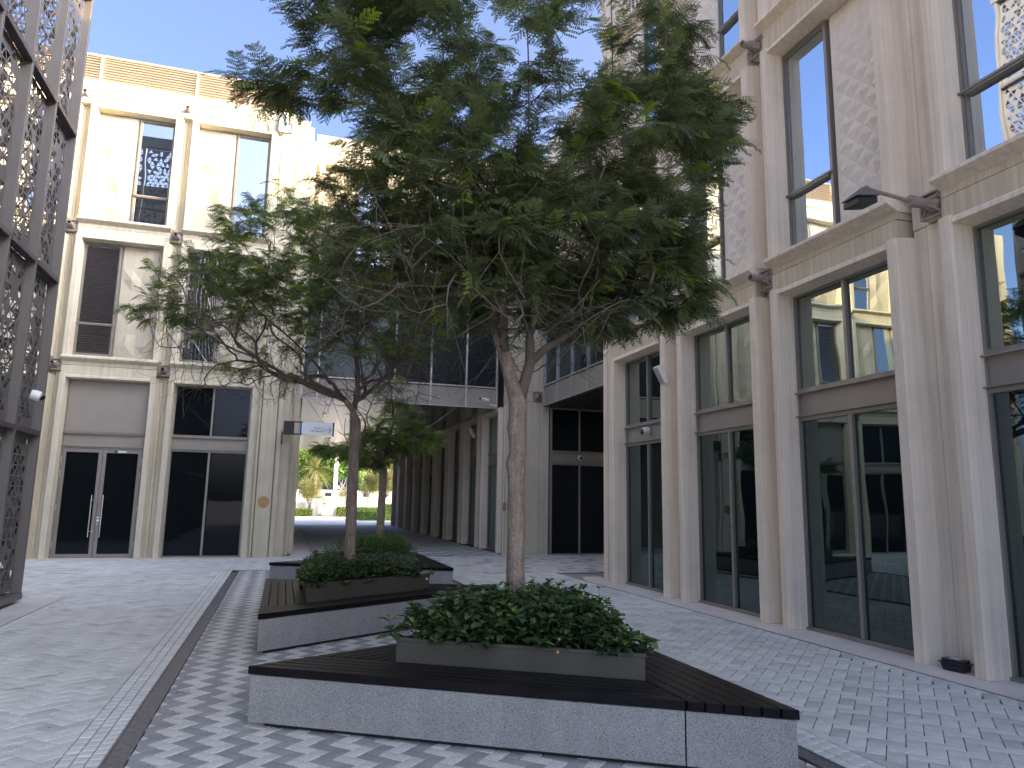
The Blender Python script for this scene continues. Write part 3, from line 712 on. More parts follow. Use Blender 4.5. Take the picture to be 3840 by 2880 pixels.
def planter(T,Tp,label,z1=.585):
    cx=sum(p[0] for p in Tp)/3; cy=sum(p[1] for p in Tp)/3
    t=thing('planter_box',label,'planter',(cx,cy,.36),group='triangular steel planters')
    P=ccw([(p[0]-cx,p[1]-cy) for p in Tp])
    def ins(d):
        q=P
        for i in range(3):
            a,b=P[i],P[(i+1)%3]; l=math.hypot(b[0]-a[0],b[1]-a[1]); nx,ny=(b[1]-a[1])/l,-(b[0]-a[0])/l
            q=clip(q,nx,ny,nx*a[0]+ny*a[1]-d)
        return q
    h=z1-.36
    a=ins(.0); b=ins(.022); c=ins(.006); m=MB(); n=3
    def wall(o,i,z0,z1):
        m.add([(p[0],p[1],z0) for p in o]+[(p[0],p[1],z1) for p in o]+[(p[0],p[1],z1) for p in i]+[(p[0],p[1],z0) for p in i],
          [(k,(k+1)%3,3+(k+1)%3,3+k) for k in range(3)]+[(3+k,3+(k+1)%3,6+(k+1)%3,6+k) for k in range(3)]+[(6+k,6+(k+1)%3,9+(k+1)%3,9+k) for k in range(3)]+[(9+k,9+(k+1)%3,(k+1)%3,k) for k in range(3)])
    wall(c,b,0,h-.028); m.build('wall',M['planter'],t)
    m=MB(); wall(a,ins(.024),h-.028,h); m.build('rim',M['planter'],t,bevel=.003)
    MB().prism(ins(.025),0,h-.05).build('soil',M['soil'],t); return t
PT=[[(.87,5.62),(2.45,4.66),(2.45,6.42)],[(.34,9.08),(2.0,10.03),(.34,10.93)],[(.86,14.5),(2.45,13.72),(2.45,16.0)]]
# edge indices after ccw ordering: edge i = vertex i -> i+1
bench(BT[0],[(1,.558,0),(0,.465,0),(2,9,0)],'nearest triangular bench of black boards on speckled grey base, tip at bottom right')
bench(BT[1],[(0,.372,0),(2,.465,0),(1,9,0)],'middle triangular bench, its long front running up to the right, boards shining at left')
bench(BT[2],[(1,.558,0),(0,.465,0),(2,9,0)],'farthest triangular bench, mostly hidden behind the middle planter')
planter(BT[0],PT[0],'olive grey steel planter on the nearest bench, full of big leaves')
planter(BT[1],PT[1],'long olive grey steel planter on the middle bench with a white tag','.585' and .60)
planter(BT[2],PT[2],'small olive grey steel planter on the farthest bench')

def leaf_geo():
    # lobed ovate leaf along +x, length 1, slightly folded and drooping
    o=[(0,0),(.16,.20),(.30,.22),(.42,.40),(.55,.26),(.78,.18),(1,0)]
    V=[];Fc=[]
    mid=[(x,0,-.02*0+(.10*math.sin(x*2.2)-.18*x*x)) for x,_ in o]
    up_=[(x,y,.10*math.sin(x*2.2)-.18*x*x+y*.28) for x,y in o]; dn=[(x,-y,z) for x,y,z in up_]
    V=mid+up_+dn; n=len(o)
    for i in range(n-1): Fc.append((i,i+1,n+i+1,n+i)); Fc.append((i+1,i,2*n+i,2*n+i+1))
    Fc=[tuple(dict.fromkeys([j if not (j>=n and (j%n in (0,n-1))) else (j%n) for j in f])) for f in Fc]
    return np.array(V),[f for f in Fc if len(f)>2]
LV,LF=leaf_geo()
def bed(T,Tp,n,zrim,hmax,lsize,material,label,overhang=.07,flowers=0,nleafobj=300,seed=1):
    rnd=random.Random(seed); cx=sum(p[0] for p in Tp)/3; cy=sum(p[1] for p in Tp)/3
    t=thing('groundcover_plants',label,'plants',(cx,cy,zrim-.05))
    Tl=ccw([(p[0]-cx,p[1]-cy) for p in Tp]); leaves=[]; stems=MB()
    def dedge(x,y):
        return min(((Tl[(i+1)%3][0]-Tl[i][0])*(y-Tl[i][1])-(Tl[(i+1)%3][1]-Tl[i][1])*(x-Tl[i][0]))/math.hypot(Tl[(i+1)%3][0]-Tl[i][0],Tl[(i+1)%3][1]-Tl[i][1]) for i in range(3))
    k=0
    while k<n:
        a,b=rnd.random(),rnd.random()
        if a+b>1: a,b=1-a,1-b
        x=1.03*(Tl[0][0]+a*(Tl[1][0]-Tl[0][0])+b*(Tl[2][0]-Tl[0][0])); y=1.03*(Tl[0][1]+a*(Tl[1][1]-Tl[0][1])+b*(Tl[2][1]-Tl[0][1]))
        d=dedge(x,y)
        if d<.004: continue
        k+=1
        ef=min(1,d/.16); H=(hmax*(.55+.45*ef))*rnd.uniform(.75,1.12)
        L=math.hypot(x,y)+1e-3; out=Vector((x/L,y/L,0)); near=Vector((0,0,0))
        lean=(1-ef)*rnd.uniform(.2,1.15)
        dirv=(Vector((rnd.uniform(-.25,.25),rnd.uniform(-.25,.25),1))+out*lean).normalized()
        p0=Vector((x,y,0)); pts=[p0+dirv*H*f-Vector((0,0,1))*(lean*.10*f*f) for f in (0,.4,.75,1)]
        if rnd.random()<.04: pts[-1]+=Vector((0,0,.05))
        stems.tube(pts,[.003,.0025,.002,.0015],3,cap=False)
        az=rnd.uniform(0,6.28); np_=5
        for q in range(np_):
            f=.35+.65*q/(np_-1); s=min(int(f*3),2); p=pts[s].lerp(pts[s+1],f*3-s) if f<1 else pts[3]
            for sd in (0,math.pi):
                sz=lsize*rnd.uniform(.65,1.25)*(1 if q<np_-1 else .6); el=rnd.uniform(-.35,.45) if q<np_-1 else rnd.uniform(.2,.9)
                rot=Euler((rnd.uniform(-.35,.35),-el,az+sd+rnd.uniform(-.4,.4)),'XYZ')
                leaves.append((p+Vector((0,0,0)),rot,sz,rnd.random()))
            az+=math.pi/2+rnd.uniform(-.2,.2)
    stems.build('stem',M['stem'],t)['kind']='stuff'
    W=[( (Vector((cx,cy,zrim))+l[0]-CAM).length - l[0].z*1.5,l) for l in leaves]; W.sort(key=lambda e:e[0])
    mesh_v=[]
    for v in range(6):
        m=MB(); m.add(LV,LF,t=(v+.5)/6); mesh_v.append(m.mesh('leaf',material,tone=True,smooth=True))
    mb=MB()
    for i,(_,(p,r,sz,tn)) in enumerate(W):
        if i<nleafobj:
            o=link('leaf',mesh_v[int(tn*6)],t,p,r); o.scale=(sz,sz,sz)
        else:
            A=np.array(r.to_matrix())*sz; mb.add((LV@A.T+np.array(p)).tolist(),LF,t=tn)
    tag(mb.build('foliage',material,t,tone=True,smooth=True),kind='stuff')
    for i in range(flowers):
        pass
    return t,leaves,(cx,cy)
t1,_,_=bed(BT[0],PT[0],430,.585,.36,.098,M['bed'],'broad lobed dark green plants spilling from the nearest planter',flowers=2,seed=3)
bed(BT[1],PT[1],480,.60,.30,.07,M['bed'],'dense dark green leafy plants filling the middle planter',seed=4)
bed(BT[2],PT[2],420,.585,.36,.050,M['bed2'],'brighter light green bushy plants in the farthest planter',seed=5)
# two yellow flowers hanging over the rim of the nearest planter
for fx,fy,fz in ((1.915,4.93,.655),(1.89,4.90,.575)):
    m=MB()
    for k in range(8):
        a=k*math.pi/4; m.add([(0,0,0),(.009*math.cos(a-.3),-.004,.009*math.sin(a-.3)),(.012*math.cos(a),-.002,.012*math.sin(a)),(.009*math.cos(a+.3),-.004,.009*math.sin(a+.3))],[(0,1,2,3)])
    o=m.build('flower',M['yellow'],t1); o.location=Vector((fx,fy,fz))-t1.location; MB().tube([(0,-.004,0),(0,.004,0)],.003,8).build('flower_centre',M['bracket'],o)

# ================================================================== TREES
def frond_mesh(seed,pairs=9,plen=.075,L=.24,nl=6):
    rnd=random.Random(seed); mb=MB()
    def rp(f): return Vector((L*f*(1-.10*f),0,.03*math.sin(f*2.4)-.42*L*f*f))
    pts=[rp(i/6) for i in range(7)]; mb.tube(pts,[.0022,.002,.0018,.0016,.0014,.001,.0007],3,cap=False)
    for i in range(pairs):
        f=.16+.84*i/(pairs-1); base=rp(f); pl=plen*(.65+.5*math.sin(math.pi*min(1,.25+f*.7)))*rnd.uniform(.9,1.08)
        for sd in (-1,1):
            ang=R_(62-22*f)+rnd.uniform(-.08,.08); d=Vector((math.cos(ang),sd*math.sin(ang),-rnd.uniform(.05,.55))); d.normalize()
            side=Vector((-d.y,d.x,0)).normalized()
            w_=.0125
            for k in range(nl):
                g0=(k+.25)/nl; g1=(k+.95)/nl; ww=w_*(1.05-.45*abs(g0-.45)*2)
                a=base+d*(pl*g0)+Vector((0,0,-.10*pl*g0*g0*2)); b=base+d*(pl*g1)+Vector((0,0,-.10*pl*g1*g1*2))
                for s in (-1,1):
                    tip=a+side*(s*ww)+d*(.006); tip2=b+side*(s*ww*.75)+d*.004
                    mb.add([a,b,tip2,tip],[(0,1,2,3)] if s<0 else [(0,3,2,1)])
    return mb
FR=[frond_mesh(i,pairs=p,L=l) for i,(p,l) in enumerate(((7,.24),(6,.20),(8,.28),(5,.17)))]
def gn_instancer(o,protos):
    col=bpy.data.collections.new('leaf_kinds')
    for i,p in enumerate(protos): col.objects.link(p)
    ng=bpy.data.node_groups.new('scatter','GeometryNodeTree'); ng.interface.new_socket('Geometry',in_out='INPUT',socket_type='NodeSocketGeometry'); ng.interface.new_socket('Geometry',in_out='OUTPUT',socket_type='NodeSocketGeometry')
    N=ng.nodes; L=ng.links; gi=N.new('NodeGroupInput'); go=N.new('NodeGroupOutput'); ci=N.new('GeometryNodeCollectionInfo'); ci.inputs[0].default_value=col; ci.inputs['Separate Children'].default_value=True; ci.inputs['Reset Children'].default_value=True
    io=N.new('GeometryNodeInstanceOnPoints'); io.inputs['Pick Instance'].default_value=True
    def at(n,tp):
        a=N.new('GeometryNodeInputNamedAttribute'); a.data_type=tp; a.inputs[0].default_value=n; return a.outputs[0]
    L.new(gi.outputs[0],io.inputs['Points']); L.new(ci.outputs[0],io.inputs['Instance']); L.new(at('idx','INT'),io.inputs['Instance Index'])
    L.new(at('rot','FLOAT_VECTOR'),io.inputs['Rotation']); L.new(at('scl','FLOAT'),io.inputs['Scale']); L.new(io.outputs[0],go.inputs[0])
    md=o.modifiers.new('scatter','NODES'); md.node_group=ng
def tree(label,name,base,fork,limbs,ells,natt,nf,fmat,rtrunk,seed,scale=1.,bare=0,barerange=None,group=None,exponent=.55,knots=(),lmax=.80):
    rnd=random.Random(seed); t=thing(name,label,'tree',tuple(base),group=group); b0=Vector(base)
    nodes=[Vector(base)]; par=[-1]
    def addchain(i,q,step=.16,wob=.02):
        p=nodes[i]; n=max(1,int((q-p).length/step)); 
        for k in range(1,n+1):
            x=p.lerp(q,k/n)
            if k<n: x=x+Vector((rnd.uniform(-wob,wob),rnd.uniform(-wob,wob),rnd.uniform(-wob,wob)+math.sin(math.pi*k/n)*.03*(q-p).length))
            nodes.append(x); par.append(i); i=len(nodes)-1
        return i
    fi=addchain(0,Vector(fork),.2,.004); ntr=len(nodes)
    for L in limbs:
        cand=range(fi,len(nodes)); q0=Vector(L[1]); i=min(cand,key=lambda c:(nodes[c]-q0).length)
        for q in L[1:]: i=addchain(i,Vector(q),.18,.012)
    nl=len(nodes)
    att=[]
    while len(att)<natt:
        e=rnd.choices(ells,weights=[x[2] for x in ells])[0]; c,r_=Vector(e[0]),e[1]
        while True:
            v=Vector((rnd.uniform(-1,1),rnd.uniform(-1,1),rnd.uniform(-1,1)))
            if .35<v.length<1: break
        v=v*(v.length**-.35)   # towards the shell
        att.append((c+Vector((v.x*r_[0],v.y*r_[1],v.z*r_[2])), e[3] if len(e)>3 else 1.))
    f0=Vector(fork); att.sort(key=lambda a:(a[0]-f0).length)
    tips=[]
    arr=np.array([tuple(x) for x in nodes])
    for p,lf in att:
        P_=np.array(p); d=np.linalg.norm(arr[ntr-1:]-P_,axis=1)
        # prefer attachment points that are nearer the fork than the target
        df=np.linalg.norm(arr[ntr-1:]-np.array(f0),axis=1); pen=np.where(df>np.linalg.norm(P_-np.array(f0)),.5,0)
        up_p=np.maximum(0,arr[ntr-1:,2]-P_[2])*.8
        i=int(np.argmin(d+pen+up_p))+ntr-1
        i0=len(nodes); i=addchain(i,p,.15,.028); arr=np.vstack([arr,np.array([tuple(x) for x in nodes[i0:]])]) if len(nodes)>i0 else arr
        tips.append((i,lf))
    # extra bare twigs
    for k in range(bare):
        i=rnd.randrange(nl,len(nodes)); c,r_=barerange
        q=Vector((c[0]+rnd.uniform(-1,1)*r_[0],c[1]+rnd.uniform(-1,1)*r_[1],c[2]+rnd.uniform(-1,1)*r_[2]))
        d=np.linalg.norm(arr-np.array(q),axis=1); j=int(np.argmin(d)); 
        if j<ntr: continue
        p=nodes[j]; q=p+(q-p).normalized()*rnd.uniform(.25,.7)
        i0=len(nodes); addchain(j,q,.12,.03); arr=np.vstack([arr,np.array([tuple(x) for x in nodes[i0:]])])
    n=len(nodes); ch=[[] for _ in range(n)]
    for i in range(1,n): ch[par[i]].append(i)
    for _ in range(4):
        new=list(nodes)
        for i in range(ntr,n):
            if ch[i]:
                m_=sum((nodes[c] for c in ch[i]),Vector())/len(ch[i]); new[i]=nodes[i]*.5+(nodes[par[i]]+m_)*.25
        nodes=new
    rad=[0]*n
    for i in range(n-1,-1,-1):
        rad[i]=max(.0028*scale,(sum(rad[c]**(1/exponent) for c in ch[i]))**exponent) if ch[i] else .0028*scale
    rf=rad[ntr-1]; k=rtrunk*1.02/rf
    for i in range(n):
        if i<ntr: rad[i]=rtrunk*(1.14-.18*i/ntr) if i<ntr-2 else rtrunk*1.12
        else: rad[i]=max(.0026*scale,min(rad[i]*k*1.1,rtrunk*lmax))
    # chains -> tubes
    mt,mb_=MB(),MB()
    done=set()
    def walk(start):
        stack=[start]
        while stack:
            i=stack.pop()
            pts=[]
            if par[i]>=0: pts=[(nodes[par[i]],min(rad[par[i]],rad[i]*1.25))]
            j=i
            while True:
                pts.append((nodes[j],rad[j]))
                if not ch[j]: break
                c=sorted(ch[j],key=lambda c:-rad[c]); stack+=c[1:]; j=c[0]
            big=pts[-1][1]>.02 or rad[i]>.02
            tgt=mt if i==0 else mb_
            if i==0:
                cut=ntr+3; a=pts[:cut]; b=pts[cut-1:]
                mt.tube([q[0]-b0 for q in a],[q[1] for q in a],16); 
                if len(b)>1: mb_.tube([q[0]-b0 for q in b],[q[1] for q in b],8)
            else: tgt.tube([q[0]-b0 for q in pts],[q[1] for q in pts],9 if rad[i]>.02 else (5 if rad[i]>.007 else 3),cap=rad[i]>.02)
    walk(0)
    tr=mt.mesh('trunk',M['bark'],smooth=True)
    # subdivide the trunk and give it knots and an uneven outline
    bm=bmesh.new(); bm.from_mesh(tr); bmesh.ops.remove_doubles(bm,verts=bm.verts,dist=1e-5); bmesh.ops.subdivide_edges(bm,edges=bm.edges[:],cuts=1,use_grid_fill=True)
    from mathutils import noise as mn
    for v in bm.verts:
        v.co+=v.normal*(mn.noise(v.co*9)*rtrunk*.10+mn.noise(v.co*30)*rtrunk*.03)
        for kp,kr,ka in knots:
            dd=(v.co-Vector(kp)).length
            if dd<kr: v.co+=v.normal*ka*(1-dd/kr)
    bm.to_mesh(tr); bm.free(); tr.polygons.foreach_set('use_smooth',[True]*len(tr.polygons))
    link('trunk',tr,t)
    tag(mb_.build('branches',M['twig'],t,smooth=True),kind='stuff')
    # fronds
    Fs=[]
    for i,lf in tips:
        p=nodes[i]; q=nodes[par[i]]; d=(p-q).normalized()
        if rnd.random()>lf: continue
        for k in range(nf):
            a=rnd.uniform(0,6.28); h_=Vector((math.cos(a),math.sin(a),0))
            v=(h_*rnd.uniform(.6,1)+d*.6+Vector((0,0,rnd.uniform(-.45,.40)))).normalized()
            e=Vector((v.x,v.y,v.z)).to_track_quat('X','Z').to_euler(); e=(e.to_matrix()@Matrix.Rotation(rnd.uniform(-.5,.5),3,'X')).to_euler()
            Fs.append((p.lerp(q,rnd.uniform(0,.9))-b0,e,rnd.uniform(.7,1.2)*scale,rnd.randrange(4)))
    Fs.sort(key=lambda f:(f[0]+b0-CAM).length)
    mes=[]
    for v in range(4):
        mes.append(FR[v].mesh('leaf',fmat))
    for p,e,s,k in Fs[:300]:
        o=link('leaf',mes[k],t,p,e); o.scale=(s,s,s)
    rest=Fs[300:]; me=bpy.data.meshes.new('crown'); me.from_pydata([tuple(f[0]) for f in rest],[],[])
    a=me.attributes.new('rot','FLOAT_VECTOR','POINT'); a.data.foreach_set('vector',[c for f in rest for c in f[1]])
    a=me.attributes.new('scl','FLOAT','POINT'); a.data.foreach_set('value',[f[2] for f in rest])
    a=me.attributes.new('idx','INT','POINT'); a.data.foreach_set('value',[f[3] for f in rest])
    c=link('crown',me,t); c['kind']='stuff'
    protos=[bpy.data.objects.new('leaf_kind_%s'%('abcd'[v]),mes[v]) for v in range(4)]
    gn_instancer(c,protos); print(name,'nodes',n,'fronds',len(Fs)); return t
# tree 1
T1=(1.88,5.85,.44)
tree('nearest tree with thick forked trunk and dark feathery crown filling the top','feathery_tree',T1,(1.87,5.82,2.42),
 [('f',(1.74,5.80,2.66),(1.68,5.78,2.9),(1.66,5.8,3.2),(1.60,5.9,3.8),(1.55,6,4.6),(1.45,6,5.6)),
  ('f',(1.95,5.82,2.6),(1.97,5.8,2.85),(1.93,5.85,3.2),(1.98,5.95,3.9),(2.0,6,5.0),(1.95,6,6.4)),
  ('f',(2.15,5.78,2.95),(2.45,5.75,3.1),(2.95,5.75,3.3),(3.5,5.8,3.75)),
  ('f',(1.5,5.7,3.4),(1.15,5.7,4.0),(.75,5.7,4.6),(.2,5.7,4.95)),
  ('f',(2.15,5.9,3.75),(2.7,6,4.8),(3.1,6.1,5.6)),
  ('f',(1.5,6.3,3.4),(1.3,6.9,4.1)),('f',(2.05,5.5,3.3),(2.25,4.9,4.2)),('f',(2.3,6.2,3.3),(2.8,6.7,3.7),(3.4,7,4.6)),('f',(1.5,5.3,3.9),(1.2,4.9,4.9))],
 [((1.9,5.8,5.6),(1.55,1.5,1.25),4.2),((.75,5.8,5.2),(.80,1.0,.75),1.5),((3.1,5.85,4.9),(.75,1.1,.85),1.6),((2.5,5.8,3.95),(.95,1.2,.50),2.2),((1.1,5.8,4.1),(1.0,1.1,.5),2.8,.85),((1.10,5.8,3.6),(.95,1.0,.38),2.6,.75),((2.2,5.7,3.72),(1.25,1.1,.36),3.4,.95),((2.75,5.8,3.38),(.85,1.0,.24),1.7,.9),((1.5,5.7,3.3),(.7,.9,.2),.9,.7),((2.0,5.8,4.6),(1.5,1.3,.6),2.5),((3.3,5.8,3.60),(.42,.8,.38),.5),((2.0,5.9,7.2),(1.6,1.5,.8),.9),((3.75,5.85,5.5),(.28,.5,.30),.25),((-.15,5.75,4.92),(.42,.35,.14),.35),((.30,5.75,5.7),(.5,.7,.45),.9),((3.9,5.85,5.35),(.35,.5,.18),.35),((3.35,5.85,6.0),(.35,.6,.5),.35),((3.25,5.8,4.55),(.6,.9,.5),.5)],
 1250,8,M['frond'],.069,11,.95,520,((1.5,5.8,3.4),(1.2,1.0,.55)),exponent=.52,knots=(((-.11,-.02,1.46),.09,.06),((.03,-.09,1.62),.09,.035),((-.08,-.05,1.75),.08,.03),((.06,-.05,.5),.05,.015)))
# tree 2
tree('second tree with slim trunk and bare twiggy lower crown at left','feathery_tree',(.90,9.95,.44),(.88,9.95,2.62),
 [('f',(.70,9.9,2.95),(.35,9.9,3.35),(-.1,9.9,3.75),(-.7,9.9,4.2)),
  ('f',(.62,10.0,2.9),(.0,10.0,3.2),(-.6,10.1,3.5),(-1.2,10.1,3.7)),
  ('f',(.95,10.0,3.0),(.85,10.1,3.6),(.6,10.2,4.4),(.3,10.3,5.2)),
  ('f',(1.05,9.9,2.95),(1.3,9.8,3.3),(1.6,9.7,3.9),(1.9,9.7,4.5)),
  ('f',(.9,9.6,3.0),(.8,9.1,3.5),(.7,8.6,4.1)),('f',(.9,10.4,3.0),(.9,11.,3.6),(.8,11.5,4.2))],
 [((-.1,9.95,4.95),(1.1,1.2,.8),3),((.9,9.95,5.0),(1.1,1.2,.9),2.2),((-1.15,9.9,4.25),(.75,.9,.5),1.4,.75),((-.2,9.95,3.9),(1.2,1.3,.45),1.8,.25),((1.4,9.9,4.0),(.9,1.1,.45),1.8,.7),((.2,9.9,4.3),(1.3,1.2,.45),2.2,.8),((.3,9.95,3.55),(1.6,1.2,.50),4.5,.06),((-1.65,9.9,3.85),(.35,.4,.12),.25,.9)],
 1250,5,M['frond2'],.068,23,.85,1000,((.2,9.95,3.6),(1.8,1.3,.7)),exponent=.50,lmax=.62,knots=(((-.06,-.03,.9),.05,.012),((.03,-.07,1.4),.05,.012)))
# tree 3
tree('small farthest tree with low bright green fronds before the passage','feathery_tree',(1.93,15.0,.44),(1.94,15.0,2.2),
 [('f',(1.7,15,2.45),(1.3,14.9,2.6),(.9,14.8,2.62)),('f',(2.0,15,2.7),(2.15,15,3.2),(2.0,15,3.9)),('f',(2.3,15,2.5),(2.7,14.9,2.85),(3.0,14.9,2.85)),('f',(1.8,15.3,2.7),(1.6,15.6,3.3))],
 [((1.65,15,2.55),(.5,.6,.42),1.6),((2.2,15,3.05),(.6,.7,.5),1.6),((.95,14.9,2.55),(.42,.4,.16),.6),((2.85,14.9,2.85),(.35,.5,.12),.4),((2.0,15,3.8),(.4,.5,.4),.4)],
 150,7,M['frond2'],.075,31,1.15,50,((1.9,15,3.2),(.8,.8,.6)),exponent=.52)
# guy wires of the far tree
for a,b,l in (((3.93,22.25,4.55),(2.15,15.1,3.0),'left thin guy wire running from the bridge edge to the small tree'),((5.12,22.25,4.55),(2.2,15.0,2.6),'right thin guy wire running from the bridge edge to the small tree')):
    tag(MB().tube([a,b],.006,5).build('guy_wire',M['alum']),l,'wire')

# ================================================================== SMALL FIXTURES
# wall lamp on the wide pier bracket
WL=thing('wall_lamp','grey arm lamp with black wedge head on the right facade','lamp',(6.33,5.72,4.85))
m=MB(); m.tube([(-.13,0,0),(.0,0,0)],.062,14); m.build('collar',M['bracket'],WL)
MB().tube([(-.13,0,.0),(-.72,0,.055)],.022,6).build('arm',M['bracket'],WL)
m=MB(); hx=-.70
m.add([(hx+.04,-.14,-.07),(hx+.04,.10,-.07),(hx-.25,.10,-.11),(hx-.25,-.14,-.11),(hx-.02,-.04,.065),(hx-.04,.02,.065)],[(0,1,5,4),(1,2,5),(2,3,4,5),(3,0,4),(0,3,2,1)]); m.build('lamp_hood',M['screen'],WL)
m=MB(); m.prism([(hx+.02,-.125),(hx+.02,.085),(hx-.23,.085),(hx-.23,-.125)],-.15,-.09); o=m.build('lamp_head',M['black'],WL,bevel=.004); 
for v in o.data.vertices: v.co.z+=(v.co.x-hx)*.17
# dome cameras
def dome(loc,face,label,r=.075):
    f=Vector(face).normalized(); t=thing('dome_camera',label,'camera',loc,group='white dome security cameras')
    q=f.to_track_quat('Z','Y').to_matrix().to_4x4()
    m=MB(); m.tube([(0,0,0),(0,0,.05),(0,0,.12),(0,0,.13)],[r*.9,r,r*.98,r*.7],16); o=m.build('housing',M['white'],t,smooth=False); o.matrix_local=q
    bm=bmesh.new(); bmesh.ops.create_uvsphere(bm,u_segments=16,v_segments=10,radius=r*.72); me=bpy.data.meshes.new('lens'); bm.to_mesh(me); bm.free(); me.materials.append(M['lens']); me.polygons.foreach_set('use_smooth',[True]*len(me.polygons))
    o=link('lens',me,t); o.matrix_local=q@Matrix.Translation((0,0,.135)); return t
dome((-3.58,12.0,3.02),(1,.25,-.25),'white dome camera on the perforated screen at far left')
dome((6.66,12.48,3.0),(-1,0,-.25),'white dome camera on the shopfront beam left of the tall windows')
dome((8.8,21.02,3.0),(0,-1,-.25),'white dome camera above the dark recessed entrance')
t=thing('bullet_camera','white tube camera on the bridge corner beside the thick trunk','camera',(5.95,21.6,4.70))
MB().tube([(0,0,0),(-.30,-.18,.02)],.055,12).build('housing',M['white'],t); MB().tube([(-.301,-.1806,.02),(-.307,-.184,.0205)],.045,12).build('lens',M['lens'],t); MB().tube([(0,0,0),(.1,.1,-.12),(.35,.25,-.12)],.03,8).build('mount',M['alum'],t)
# flood lights
for loc,lab in (((6.36,11.42,3.90),'white tilted flood light on the shopfront pier by the dome camera'),((6.36,25.1,4.0),'dim tilted flood light under the dark passage soffit')):
    t=thing('flood_light',lab,'light',loc); o=B(-.05,.03,-.09,.09,-.17,.17).build('housing',M['white'],t,bevel=.006); o.rotation_euler=(0,R_(-28),0); o=B(-.056,-.0505,-.075,.075,-.15,.15).build('lamp_glass',M['alum'],t); o.rotation_euler=(0,R_(-28),0); MB().tube([(0,0,-.05),(.14,0,-.05)],.015,6).build('mount',M['alum'],t)
# bait box
t=thing('bait_box','black plastic bait box at the foot of the right pier','box',(6.50,5.86,.013),R_(-78))
m=MB(); m.prism([(-.12,-.07),(.12,-.07),(.12,.07),(-.12,.07)],0,.075); o=m.build('tray',M['bait'],t,bevel=.012)
for v in o.data.vertices:
    if v.co.z<.03: v.co.x*=.9; v.co.y*=.88
m=MB(); m.prism([(-.135,-.082),(.135,-.082),(.135,.082),(-.135,.082)],.072,.084); m.prism([(-.11,-.062),(.11,-.062),(.11,.062),(-.11,.062)],.084,.115); m.build('lid',M['bait'],t,bevel=.006)
B(-.05,.05,-.035,.035,.1155,.117).build('paper_label',M['white'],t)
# plaques
for loc,rz,lab in (((-.475,20.735,1.48),0,'round brass plaque on the pale end pier'),((6.40,21.08,1.45),-math.pi/2,'round brass plaque seen edge-on beside the trunk')):
    t=thing('brass_plaque',lab,'plaque',loc,rz,group='round brass plaques'); MB().tube([(0,.0,0),(0,-.018,0)],.145,32).build('disc',M['brass'],t)
    m=MB(); m.tube([(0,-.018,0),(0,-.022,0)],.14,32)
    n=32; vs=[(r*math.cos(2*math.pi*k/n),-.0225,r*math.sin(2*math.pi*k/n)) for r in (.128,.120) for k in range(n)]; MB().add if 0 else None
    q=MB(); q.add(vs,[(k,(k+1)%n,n+(k+1)%n,n+k) for k in range(n)]); 
    for i,z in enumerate((-.055,-.035,-.015,.005)): q.box(-.06+.008*(i==0),.06-.008*(i==0),-.0225,-.0185,z,z+.006)
    q.tube([(0,-.018,.06),(0,-.023,.06)],.025,8); q.build('engraving',M['bracket'],t)
# direction sign
SG=thing('direction_sign','projecting direction sign with black bracket, blue edge and arrow','sign',(-.09,20.55,3.30))
m=MB(); ring(m,0,.28,-.01,.36,-.05,.05,.03); m.box(.03,.25,-.035,.035,.02,.33); m.box(.25,.50,-.045,.045,-.0,.03); m.box(.25,.50,-.045,.045,.33,.36); m.build('bracket',M['black'],SG)
B(.44,.475,-.04,.04,.03,.33).build('edge_strip',M['blue'],SG); B(.476,1.30,-.04,.04,.01,.355).build('sign_board',M['label'],SG)
m=MB(); m.box(1.30,1.34,-.045,.045,-.01,.37); m.build('end_post',M['black'],SG)
def text(body,size,loc,par,mt,rot=(math.pi/2,0,0),align='RIGHT'):
    c=bpy.data.curves.new('lettering','FONT'); c.body=body; c.size=size; c.align_x=align; c.extrude=.0015
    o=bpy.data.objects.new('lettering',c); COL.objects.link(o); bpy.context.view_layer.update()
    try:
        me=bpy.data.meshes.new_from_object(o.evaluated_get(bpy.context.evaluated_depsgraph_get()))
    except Exception: me=None
    bpy.data.objects.remove(o)
    if me is None or not len(me.polygons): return None
    me.materials.clear(); me.materials.append(mt); r=link('lettering',me,par,loc,rot); return r
text('Sky Quarter B',.062,(1.09,-.043,.10),SG,M['black'])
text('B \ufe8e\ufef3\ufeae\ufe9c\ufedf\u0627 \ufef2\ufea3',.066,(1.09,-.043,.185),SG,M['black'])
m=MB(); a0,a1=1.11,1.265; zc=.155
m.box(a0,a1,-.044,-.041,zc-.006,zc+.006)
for s in (-1,1): m.add([(a1+.004,-.0425,zc),(a1-.012,-.0425,zc-.0*s),(a1-.078,-.0425,zc+s*.078),(a1-.066,-.0425,zc+s*.086)],[(0,1,2,3) if s<0 else (0,3,2,1)])
m.build('arrow',M['black'],SG)
t=thing('small_wall_sign','small dark wall sign turned sideways below the direction sign','sign',(-.115,20.72,3.2)); o=B(-.015,.015,-.16,0,-.17,.17).build('panel',M['black'],t,bevel=.003); B(.016,.018,-.15,-.01,-.16,.16).build('sign_face',M['litdark'],t)
t=thing('building_number','white numeral on the dark passage facade','sign',(6.40,40.2,3.3)); text('3',.8,(0,0,0),t,M['white'],(math.pi/2,0,-math.pi/2),'CENTER')
